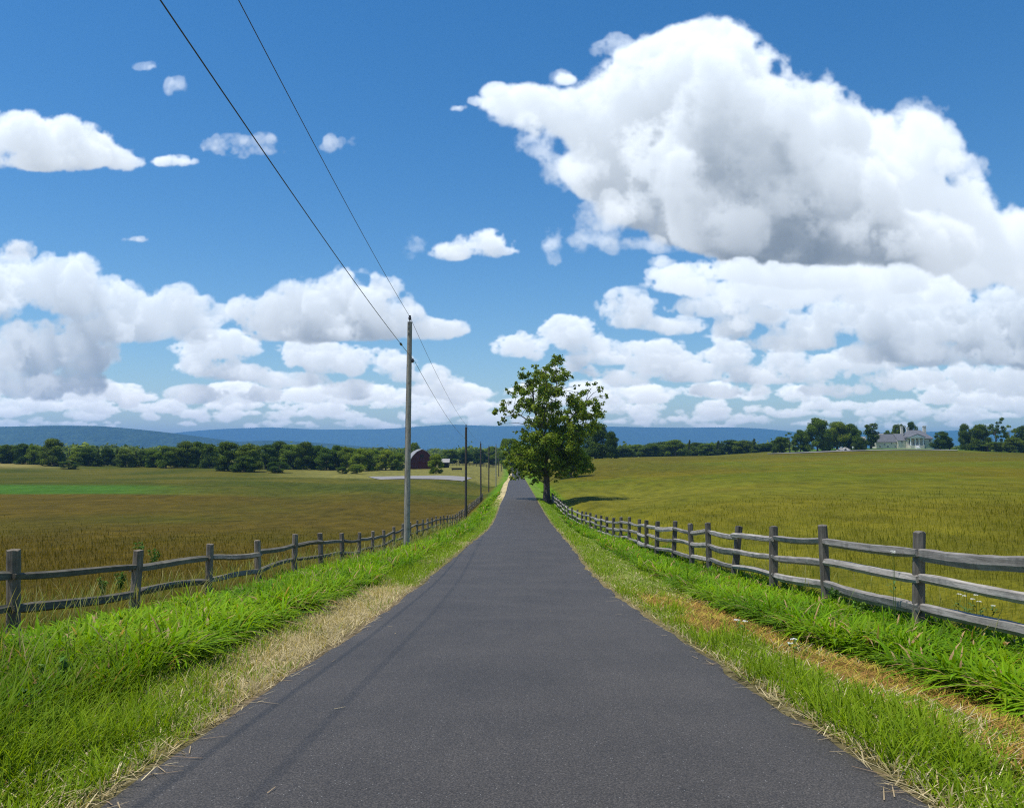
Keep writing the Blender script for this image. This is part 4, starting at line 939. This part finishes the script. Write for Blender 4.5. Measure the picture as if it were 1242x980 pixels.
def rail_fence(name, table, ds, drops, square, post_w, pm, rm, rt, label, seed, leans={}):
    r = random.Random(seed); T = np.array(table); xs = np.interp(ds, T[:, 0], T[:, 1]); tops = np.interp(ds, T[:, 0], T[:, 2]) + CZ
    tops = tops + np.array([r.uniform(-.025, .025) for _ in ds]); org = np.array((xs[0], ds[0], gz(xs[0], ds[0]))); root = empty(name, tuple(org))
    protoP = [post_mesh(post_w * r.uniform(.92, 1.08), 1.25, square, r) for _ in range(5)]; pms = []
    protoR = [rail_mesh(3.3, rt * r.uniform(.9, 1.15), r) for _ in range(8)]; rms = []
    for k in range(len(ds)):
        q = k % 5
        if k < 5: o = protoP[q].build('post', pm, root); pms.append(o)
        else: o = pms[q].copy(); COL.objects.link(o); o.parent = root
        g = gz(xs[k], ds[k]); hh = tops[k] - g; lean = leans.get(k, r.uniform(-.055, .055))
        o.location = (xs[k] - org[0], ds[k] - org[1], g - org[2]); o.rotation_euler = (r.uniform(-.03, .03), lean, r.uniform(-.15, .15)); o.scale = (1, 1, max(hh, .75) / 1.25)
    c = 0
    for k in range(len(ds) - 1):
        for d in drops:
            a = np.array((xs[k], ds[k], tops[k] - d)) - org; e = np.array((xs[k+1], ds[k+1], tops[k+1] - d)) - org
            a[2] += r.uniform(-.03, .03); e[2] += r.uniform(-.03, .03); s = .05 * (1 if k % 2 else -1); a[0] += s * .6; e[0] += s * .6
            if c < 8: o = protoR[c].build('rail', rm, root); rms.append(o)
            else: o = rms[(c * 5 + 3) % 8].copy(); COL.objects.link(o); o.parent = root
            ln = np.linalg.norm(e - a); o.rotation_euler = (r.uniform(-.4, .4), 0, 0); aim(o, a, e); o.scale = ((ln + .16) / 3.3, 1, 1); c += 1
    tag(root, label, 'fence'); return root
dl = [6.6, 9.6] + [9.6 + 3.0 * k for k in range(1, 46)]
rail_fence('split_rail_fence', LF, np.array(dl), (.27, .66), True, .132, BROWN_POST, DARK_RAIL, .10, 'dark weathered two rail fence along the left side of the lane', 21)
dr = [8.6, 11.6, 15.0, 18.0, 21.3, 24.0, 26.3, 29.5, 33.0, 35.5, 37.8, 41.0] + [41.0 + 3.05 * k for k in range(1, 19)]
dr = [5.7] + dr
rail_fence('split_rail_fence', RF, np.array(dr[:34]), (.27, .66, 1.05), False, .165, GREY_POST, GREY_RAIL, .135, 'silvery grey three rail fence along the right side of the lane', 22, {5: .10, 8: .06})

# ------------------------------------------------------------------ utility poles and wires
POLE = weathered_wood('pale_pole_wood', (.17, .155, .125), (.27, .25, .20), (.38, .355, .285), 2)
POLED = weathered_wood('dark_pole_wood', (.05, .042, .036), (.085, .073, .062), (.12, .105, .09), 2)
METAL = plain_material('dull_metal', (.10, .10, .10), (.2, .2, .2), 8, .45, spec=.5)
INS = plain_material('insulator', (.03, .032, .04), (.06, .06, .07), 5, .3, spec=.5)
def utility_pole(pb, pt, y, r0, r1, mat, label, detail=False):
    x, _, zt = spot(pt[0], pt[1], y); xb = spot(pb[0], pb[1], y)[0]; g = gz(xb, y)
    root = empty('utility_pole', (xb, y, g)); h = zt - g; dx = x - xb
    b = MB(); b.tube([(dx * t, 0, -.6 + (h + .6) * t) for t in np.linspace(0, 1, 9)], np.linspace(r0, r1, 9), 14, jitter=.015); b.build('shaft', mat, root)
    i = MB(); i.tube([(dx, 0, h - .05), (dx, 0, h + .12)], .02, 6); i.tube([(dx, 0, h + .08), (dx, 0, h + .16), (dx, 0, h + .22), (dx, 0, h + .27)], [.05, .07, .045, .055], 10); i.build('insulator', INS, root)
    if detail:
        s = MB(); z = h - 1.63; s.tube([(r1, 0, z), (r1 + .10, 0, z)], .022, 6); s.tube([(r1 + .10, 0, z - .08), (r1 + .10, 0, z), (r1 + .10, 0, z + .08)], [.05, .06, .05], 10); s.build('spool_insulator', INS, root)
        for zz, w in ((h - .12, .05), (h - .30, .06), (h - .55, .045)):
            p = MB(); p.box(-.06, -.06 + w, -r1 - .025, -r1 + .02, zz, zz + .09); p.build('tag_plate', METAL, root, loc=(dx, 0, 0))
        gw = MB(); gw.tube([(dx * .2 - r0 * .95, -.03, .1), (dx * .6 - (r0 + r1) / 2, -.03, h * .55), (dx - r1 * 1.0, -.03, h - 1.2)], .012, 5); gw.build('ground_wire', METAL, root)
    tag(root, label, 'utility pole'); return root, (x, y, zt)
tops = []
for pb, pt, y, r0, r1, mat, lab, det in [((493,652),(497,390.5),34.0,.130,.098,POLE,'tall pale bare utility pole nearest on the left verge',True),((565,622),(565.3,518),84.0,.13,.11,POLED,'dark pole on the left fence line, second from the camera',False),((583.3,604),(583,537.5),134.0,.135,.11,POLED,'dark pole on the left fence line between second and pale slim pole',False),
        ((592.8,594),(593,541.5),176.0,.135,.11,POLED,'dark thin pole just left of the pale slim pole',False),((601.6,586),(601.6,539.5),205.0,.13,.11,POLE,'pale slim pole far off where the left verge nears the trees',False),((604.8,580.5),(604.7,551),300.0,.15,.12,POLED,'tiny dark pole just right of the pale slim pole',False),((608,578),(608,553),360.0,.15,.12,POLED,'tiniest farthest dark pole under the lane trees',False)]:
    tops.append(utility_pole(pb, pt, y, r0, r1, mat, lab, det)[1])

def wire(pts, r, label):
    b = MB(); P = []
    for a, c in zip(pts[:-1], pts[1:]):
        a = np.array(a); c = np.array(c); L_ = np.linalg.norm(c - a); n = 14; sag = .00016 * L_ * L_ + .05
        for i in range(n): t = i / n; P.append(a * (1 - t) + c * t - np.array((0, 0, 4 * sag * t * (1 - t))))
    P.append(np.array(pts[-1])); b.tube(P, r, 6, False)
    return tag(b.build('power_line', INS), label, 'power line')
up = [np.array(t) + (0, 0, .22) for t in tops]
def through(px, py, y): return np.array(spot(px, py, y))
A1 = through(289, 0, 11.7); A0 = A1 + (A1 - up[0]) * .9
wire([A0, A1, up[0]] + up[1:], .0085, 'upper thin black wire running over the pole tops')
lowp = [np.array(t) + (.19, -.02, -1.62) for t in tops]; lowp[0] = np.array(tops[0]) + (.20, -.02, -1.63)
B1 = through(194, 0, 8.9); B0 = B1 + (B1 - lowp[0]) * .6
wire([B0, B1, lowp[0]] + [q + (-.15, 0, .35) for q in lowp[1:]], .010, 'lower thicker black wire clipped to the side of the nearest pole')
def splice():
    a, c = np.array(B1), np.array(lowp[0]); L_ = np.linalg.norm(c - a); sag = .00016 * L_ * L_ + .05
    f = lambda t: a * (1 - t) + c * t - np.array((0, 0, 4 * sag * t * (1 - t)))
    q0, q1 = f(11 / 14), f(12 / 14); p = q0 * .38 + q1 * .62; d = (q1 - q0) / np.linalg.norm(q1 - q0); b = MB()
    b.tube([p - d * .20, p - d * .13, p + d * .13, p + d * .20], [.012, .042, .042, .012], 8)
    tag(b.build('wire_clamp', INS), 'small black clamp on the lower wire beside the nearest pole', 'clamp')
splice()

# ------------------------------------------------------------------ grass
GRASS = foliage_material('grass_blades', .42, .6)
DRYM = foliage_material('dry_blades', .20, .7, )

def blades(name, base, ln, wid, az, lean, droop, c0, c1, label, mat, prof=(1, .95, .68), levels=(0.0, .38, .74, 1.0), fold=0.62):
    """Every blade is a bent tapering strip; c0 root colour, c1 tip colour."""
    n = len(base); m = len(levels) - 1; nv = 2 * m + 1
    dh = np.stack([np.cos(az), np.sin(az), np.zeros(n)], 1); pw = np.stack([-np.sin(az), np.cos(az), np.zeros(n)], 1)
    V = np.zeros((n, nv, 3)); K = np.zeros((n, nv, 3)); up = np.array([0, 0, 1.0])
    for k, t in enumerate(levels):
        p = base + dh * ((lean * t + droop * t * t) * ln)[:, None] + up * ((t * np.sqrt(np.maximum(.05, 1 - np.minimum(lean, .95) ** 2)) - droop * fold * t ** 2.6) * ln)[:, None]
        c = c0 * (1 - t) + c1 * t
        if k < m:
            w = (wid * prof[k] * .5)[:, None]; V[:, 2*k] = p - pw * w; V[:, 2*k+1] = p + pw * w; K[:, 2*k] = c; K[:, 2*k+1] = c
        else: V[:, 2*m] = p; K[:, 2*m] = c
    i = np.arange(n)[:, None] * nv
    q = np.concatenate([i + np.array([[2*k, 2*k+1, 2*k+3, 2*k+2]]) for k in range(m - 1)]); t3 = i + np.array([[2*m-2, 2*m-1, 2*m]])
    o = link(name, np_mesh(name, V.reshape(-1, 3), quads=q, tris=t3, color=np.clip(K.reshape(-1, 3), .004, .9)), mat)
    return tag(o, label, 'grass', kind='stuff')

def scatter(n, ya, yb, ea, eb, side, pw=1.0):
    """Random places beside the lane: distance ya..yb (density ~ 1/y**pw), ea..eb metres from the asphalt."""
    u = RNG.random(n)
    y = ya * (yb / ya) ** u if pw == 1.0 else (ya ** (1 - pw) + u * (yb ** (1 - pw) - ya ** (1 - pw))) ** (1 / (1 - pw))
    e = RNG.uniform(ea, eb, n); x = road_x(y) + side * (ROAD_W / 2 + e); return x, y, e
def hue(c, n, v=.22, h=.12):
    return c * (RNG.uniform(1 - v, 1 + v, n)[:, None]) * np.stack([RNG.uniform(1 - h * 1.6, 1 + h * 1.6, n), np.ones(n), RNG.uniform(1 - h, 1 + h, n)], 1)
def on_ground(x, y, dz=-.01): return np.stack([x, y, ground_z(x, y) + dz], 1)

for side, word in ((-1, 'left'), (1, 'right')):
    L = side < 0
    # tall lush blades in tufts
    xt, yt, _ = scatter(11500, 2.4, 130, .8, 4.8, side, 1.45)
    a, _, lush, mown, field = zones(xt, yt); keep = RNG.random(len(xt)) < lush; xt, yt, a = xt[keep], yt[keep], a[keep]
    per = 9; n = len(xt) * per; tid = np.repeat(np.arange(len(xt)), per)
    sc = 1 + np.maximum(0, yt - 14) / 34
    rad = .105 * sc; r_ = np.sqrt(RNG.random(n)) * rad[tid]; th = RNG.uniform(0, 6.283, n)
    x = xt[tid] + r_ * np.cos(th); y = yt[tid] + r_ * np.sin(th)
    size = (.78 + .5 * fbm(xt * 1.3, yt * 1.1, 61)) * np.where(yt < 6, .95, 1.0)
    edge = 1 - sstep(.0, .5, np.abs(a - np.where(L, 1.05, 1.8)))
    nearfence = sstep(2.3, 3.3, a); size = size * (1 - (.50 if L else .30) * nearfence)
    ln = RNG.uniform(.28, .56, n) * size[tid] * (1 + .18 * edge[tid]); rough = (1 - sstep(6.0, 8.0, yt)) * (1.0 if L else 0.0)
    wid = RNG.uniform(.017, .032, n) * (1 - .6 * rough[tid]) * np.sqrt(sc[tid]) * np.maximum(1, sc[tid] * .8)
    az = th + RNG.normal(0, .7, n); to_road = (0.0 if L else math.pi)
    az = np.where(RNG.random(n) < .22 * edge[tid], to_road + RNG.normal(0, .7, n), az)
    lean = np.clip(.05 + r_ / rad[tid] * .28 + RNG.normal(0, .1, n), 0, .7); droop = np.clip(RNG.normal(.62, .22, n), .10, 1.05) * (1 - .45 * rough[tid]); ln = ln * (1 - .25 * rough[tid])
    tone = fbm(xt * .8, yt * .6, 66)[tid]; c = lerp(LUSH, LUSH2, sstep(.35, .7, tone)) * RNG.uniform(.75, 1.25, n)[:, None]
    c = np.where((RNG.random(n) < .06)[:, None], STRAW * .8, c) * np.stack([RNG.uniform(.85, 1.2, n), np.ones(n), np.ones(n)], 1)
    blades('grass', on_ground(x, y), ln, wid, az, lean, droop, c * (.38 - .1 * rough[tid][:, None]), c * (1.18 - .5 * rough[tid][:, None]) * np.array([1.28, 1.05, 1.0]), f'tall lush bright green grass arching over on the {word} verge', GRASS, prof=(.75, 1, .95, .62), levels=(0.0, .3, .58, .82, 1.0), fold=.80)  # shade painted into the dark roots, sunlit highlights into the yellowed tips
    # short mown strip along the asphalt
    x, y, e = scatter(60000, 2.2, 95, .02, 2.3, side, 1.5); a, _, lush, mown, field = zones(x, y)
    rusty = (not L) * (1 - sstep(13.5, 19, y)) * np.where(y < 10, sstep(.75, 1.0, a), sstep(.15, .4, a))
    rusty = rusty * sstep(.18, .42, fbm(x * 1.3 + 4, y * .9, 88))
    keep = RNG.random(len(x)) < (mown * (1 - .86 * rusty)); x, y, a = x[keep], y[keep], a[keep]; n = len(x); sc = 1 + np.maximum(0, y - 10) / 22
    n2 = fbm(x * .5, y * .3, 31); n5 = fbm(x * 1.5, y * 1.2, 35)
    dry = np.where(L, sstep(.48, .92, n2 + .6 * (n5 - .5) - .25 * (1 - sstep(4.5, 6.5, y)) + .20 * sstep(6.0, 9.0, y) - .26 * sstep(13, 22, y)), sstep(.5, .9, n2) * .6) + .08
    dry = np.maximum(dry, (1 - sstep(.04, .16, a)) * .8)
    isdry = RNG.random(n) < dry
    g = lerp(C3(.135, .235, .007), C3(.27, .375, .012), RNG.random(n)); s = lerp(C3(.58, .49, .29), C3(.40, .33, .15), RNG.random(n))
    c = np.where(isdry[:, None], s, g) * RNG.uniform(.7, 1.2, n)[:, None]
    ln = RNG.uniform(.05, .16, n) * np.where(isdry, .8, 1.0 + .8 * (n5 > .55)) * np.where(L, 1 + .5 * sstep(.1, .6, a), 1.05 - .45 * sstep(.55, .95, a)); wid = RNG.uniform(.004, .009, n) * (np.where(L, 1.0, 1.35)) * sc
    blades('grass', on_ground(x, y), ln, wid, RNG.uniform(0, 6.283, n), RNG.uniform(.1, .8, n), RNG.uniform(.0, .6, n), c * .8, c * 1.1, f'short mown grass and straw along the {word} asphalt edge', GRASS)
    # lying cuttings
    nlay = 26000 if L else 44000
    x, y, e = scatter(nlay, 2.2, 60, -.06, 2.2, side, 1.6); a, _, lush, mown, field = zones(x, y)
    rusty = (not L) * (1 - sstep(13.5, 19, y)) * np.where(y < 10, sstep(.65, .95, a), sstep(.10, .4, a))
    rusty = rusty * sstep(.18, .42, fbm(x * 1.3 + 4, y * .9, 88)); n2 = fbm(x * .5, y * .3, 31); p = np.where(L, mown * (.18 + .42 * sstep(5.5, 9, y) * (1 - sstep(13, 24, y))), mown * (.12 + .88 * rusty)); keep = RNG.random(nlay) < p
    x, y, a, rusty = x[keep], y[keep], a[keep], np.broadcast_to(rusty, (nlay,))[keep]; n = len(x); sc = 1 + np.maximum(0, y - 8) / 18
    c = lerp(C3(.64, .54, .32), C3(.42, .33, .16), RNG.random(n)); o = lerp(C3(.46, .26, .06), C3(.22, .125, .04), RNG.random(n)); o = np.where((RNG.random(n) < .34)[:, None], C3(.44, .38, .05), o)
    c = np.where((RNG.random(n) < rusty)[:, None], o, c) * RNG.uniform(.6, 1.2, n)[:, None]
    blades('grass_cuttings', on_ground(x, y, .012 + .03 * 0), RNG.uniform(.06, .20, n), RNG.uniform(.004, .009, n) * sc, RNG.uniform(0, 6.283, n), RNG.uniform(.93, .95, n), RNG.uniform(-.02, .12, n), c, c * 1.05,
           ('pale straw coloured cuttings lying on the left mown strip' if L else 'orange brown dead cuttings lying on the right mown strip'), DRYM, prof=(.8, 1, .8))
    # meadow: thin stems with seed heads beyond the fence line
    N = 60000 if L else 56000
    u = RNG.random(N); y = 3.5 * (130 / 3.5) ** (u ** .85); w = np.minimum(.76 * y + 3, 80)
    t = RNG.random(N); e = 2.2 + (w - 4.2) * t; x = road_x(y) + side * (ROAD_W / 2 + e); a, _, lush, mown, field = zones(x, y)
    keep = RNG.random(N) < np.clip(field, 0, 1) * np.clip(.45 + (y / 22) * .55, 0, 1) * (1 - sstep(26, 75, y)); x, y, a = x[keep], y[keep], a[keep]; n = len(x); sc = np.maximum(1, y / 11)
    patch = fbm(x * .12, y * .07, 71); tone = np.maximum(ground_tone(x, y), 0) ; gz_ = sstep(.35, .6, patch)
    c0 = tone * 1.05; head = lerp(C3(.19, .165, .034), C3(.12, .15, .016), gz_) if L else lerp(C3(.22, .18, .040), C3(.165, .175, .028), gz_); head = lerp(head, tone * 1.2, .35 + .65 * sstep(9, 24, y))
    nearf = (1 - sstep(.3, 2.8, np.abs(a - 3.9))) * (1 - sstep(30, 60, y)); c0 = lerp(c0 * (1 + .5 * nearf[:, None]), LUSH * .75, nearf * .5); head = lerp(head, C3(.30, .32, .08), nearf * .5)
    v = RNG.uniform(.85, 1.25, n)[:, None] * (1.12 + .34 * sstep(12, 34, y))[:, None]  # blade colour brightened, more with distance, to offset the blades' own shade
    ln = RNG.uniform(.12, .30, n) * (1 - .2 * nearf) * (.75 + .5 * patch) * (1 - .55 * sstep(30, 110, y)); wid = RNG.uniform(.0035, .007, n) * sc
    blades('meadow_grass', on_ground(x, y), ln, wid, RNG.uniform(0, 6.283, n), np.clip(RNG.normal(.22, .15, n), 0, .7), np.clip(RNG.normal(.12, .12, n), 0, .5), c0 * v, head * v,
           ('brownish seeding meadow grass behind the left fence' if L else 'olive seeding meadow grass behind the right fence'), GRASS, prof=(.8, .7, 1.25))
    # thin taller stems and seed stalks in front of the fence
    x, y, e = scatter(5200 if L else 3000, 2.4, 70, 1.3, 4.6, side, 1.25); a, _, lush, mown, field = zones(x, y); keep = RNG.random(len(x)) < ((.25 + .75 * field) if L else (.05 + .6 * field)) * (1 - mown) * (1 + 1.5 * (1 - sstep(5.5, 8, y)) * (1.0 if L else 0.0)); x, y = x[keep], y[keep]; n = len(x); sc = 1 + np.maximum(0, y - 10) / 16
    c = lerp(C3(.36, .31, .13), C3(.16, .24, .04), RNG.random(n))
    blades('grass_stems', on_ground(x, y), RNG.uniform(.40, .72, n), RNG.uniform(.0028, .005, n) * sc, RNG.uniform(0, 6.283, n), RNG.uniform(.05, .35, n), RNG.uniform(.05, .4, n), c * .8, c * 1.15, f'thin seeding grass stems standing over the {word} verge', GRASS, prof=(.7, .6, 1.9))

# dry stems blown onto the asphalt edge
n = 240; s = RNG.choice([-1, 1], n); y = 2.3 * (40 / 2.3) ** RNG.random(n); x = road_x(y) + s * (ROAD_W / 2 - np.abs(RNG.normal(0, .10, n)) + .03)
k = RNG.random(n) < .05; x = np.where(k, road_x(y) + RNG.uniform(-1.7, 1.7, n), x)
zr = road_z(y) + CZ + .02 + .022 * np.clip(1 - ((x - road_x(y)) / (ROAD_W / 2)) ** 2, 0, 1)
c = lerp(C3(.52, .42, .24), C3(.30, .20, .12), RNG.random(n))
ln = RNG.uniform(.05, .24, n) * np.where(k, .5, 1); azz = RNG.uniform(0, 6.283, n)
slope = (road_z(y + .1) - road_z(y - .1)) / .2 * np.sin(azz)
base = np.stack([x, y, zr], 1); V = []; dh = np.stack([np.cos(azz), np.sin(azz), slope], 1); pw = np.stack([-np.sin(azz), np.cos(azz), np.zeros(n)], 1) * (RNG.uniform(.0035, .007, n) * (1 + y / 30))[:, None] * .5
upv = np.array([0, 0, .006]); P0, P1 = base, base + dh * ln[:, None]
V = np.stack([P0 - pw, P0 + pw, P1 + pw * .6 + upv, P1 - pw * .6 + upv], 1).reshape(-1, 3)
tag(link('straw_litter', np_mesh('straw_litter', V, quads=np.arange(4 * n).reshape(n, 4), color=np.repeat(c, 4, 0)), DRYM), 'dry straw stems scattered on the edges of the asphalt', 'straw', kind='stuff')

# ------------------------------------------------------------------ single plants
WHITEPETAL = plain_material('white_petals', (.62, .62, .56), (.80, .80, .74), 20, .8)
STALK = plain_material('green_stalk', (.05, .10, .02), (.09, .16, .03), 12, .7)
def umbel(px, py, y, label, group=None, r0=.05, on=None):
    x, yy, z = spot(px, py, y); g = gz(x, yy) - .02; root = empty('wildflower', (x, yy, g)); h = max(z - g, .06); r = random.Random(int(px * 7 + py))
    b = MB(); b.tube([(0, 0, 0), (r.uniform(-.02, .02), 0, h * .5), (0, 0, h)], [.004, .0035, .003], 5)
    for q in range(3): w = r.uniform(0, 6.28); zz = h * r.uniform(.15, .7); b.poly([(0, 0, zz), (.07 * math.cos(w - .3), .07 * math.sin(w - .3), zz + .05), (.13 * math.cos(w), .13 * math.sin(w), zz + .04), (.07 * math.cos(w + .3), .07 * math.sin(w + .3), zz + .05)], [(0, 1, 2, 3)])
    b.build('stem', STALK, root)
    f = MB()
    for q in range(26):
        a = r.uniform(0, 6.28); d = r0 * math.sqrt(r.random()); cx, cy, cz = d * math.cos(a), d * math.sin(a), h + .012 - d * d * 4 + r.uniform(0, .008); s = r0 * r.uniform(.14, .24)
        f.poly([(cx + s, cy, cz), (cx, cy + s, cz), (cx - s, cy, cz), (cx, cy - s, cz), (cx, cy, cz + s * .7), (cx, cy, cz - s * .5)], [(0,1,4),(1,2,4),(2,3,4),(3,0,4),(1,0,5),(2,1,5),(3,2,5),(0,3,5)])
    f.build('flower_head', WHITEPETAL, root); tag(root, label, 'wildflower', group)
for px, py in ((1162,721),(1168,723),(1171,718),(1182,722),(1178,727),(1186,730),(1203,735),(1083,671),(1082,669)): umbel(px, py, 11.2 + (px % 5) * .25, 'small white wildflower in the meadow grass behind the right fence', 'white wildflowers behind the right fence', .032)
for px, py, y, lab in ((893,752.5,10.5,'white flower head low on the orange strip, left one of the pair'),(903,754,10.4,'white flower head low on the orange strip, right one of the pair'),(958,781,8.9,'large white flower head by the lush grass nearer than the pair'),(962,776,9.0,'small white flower head just behind the large one nearer than the pair')): umbel(px, py, y, lab, None, .034)

def weed(px, py, y, label, h=.9, tone=C3(.09, .17, .03), n=46, group=None, seed=1):
    x, yy, _ = spot(px, py, y); g = gz(x, yy) - .03; root = empty('weed', (x, yy, g)); r = random.Random(seed); b = MB(); cl = []
    for k in range(5):
        a = r.uniform(0, 6.28); e = (.22 * h * math.cos(a), .22 * h * math.sin(a), h * r.uniform(.7, 1.0)); b.tube([(0, 0, 0), (e[0] * .4, e[1] * .4, e[2] * .6), e], [.008, .006, .003], 5)
        for q in range(4): t = .35 + .2 * q; cl.append((e[0] * t, e[1] * t, e[2] * t, .11 * h, .11 * h, .09 * h))
    b.build('stem', STALK, root); link('leaf_sprays', leaf_mesh('leaf_sprays', cl, 14 / (.1 * h) ** 2 * .75, .075 * h + .02, tone, tone * 1.5, seed, .3), LEAF, root); tag(root, label, 'weed', group)
for i, (px, py, y, h, lab) in enumerate([(166,640,26,.7,'yellow topped weed standing in the left meadow beyond the second fence post'),(186,646,24,.6,'leafy weed in the left meadow just right of the yellow topped weed'),(125,680,15.5,.38,'low weed behind the left fence between first and second post'),(146,672,16,.45,'taller weed behind the left fence near the second post'),
        (1012,716,14.2,.38,'leafy weed growing at the right fence beside its second post'),(1040,726,12.9,.34,'leafy weed under the rails right of the second right post'),(952,694,17.6,.4,'small weed behind the third right fence post'),
        (40,905,5.4,.36,'broad leaved weed at the lower left of the verge'),(62,868,5.9,.42,'broad leaved weed above the lowest one on the left verge')]): weed(px, py, y, lab, h, seed=31 + i)
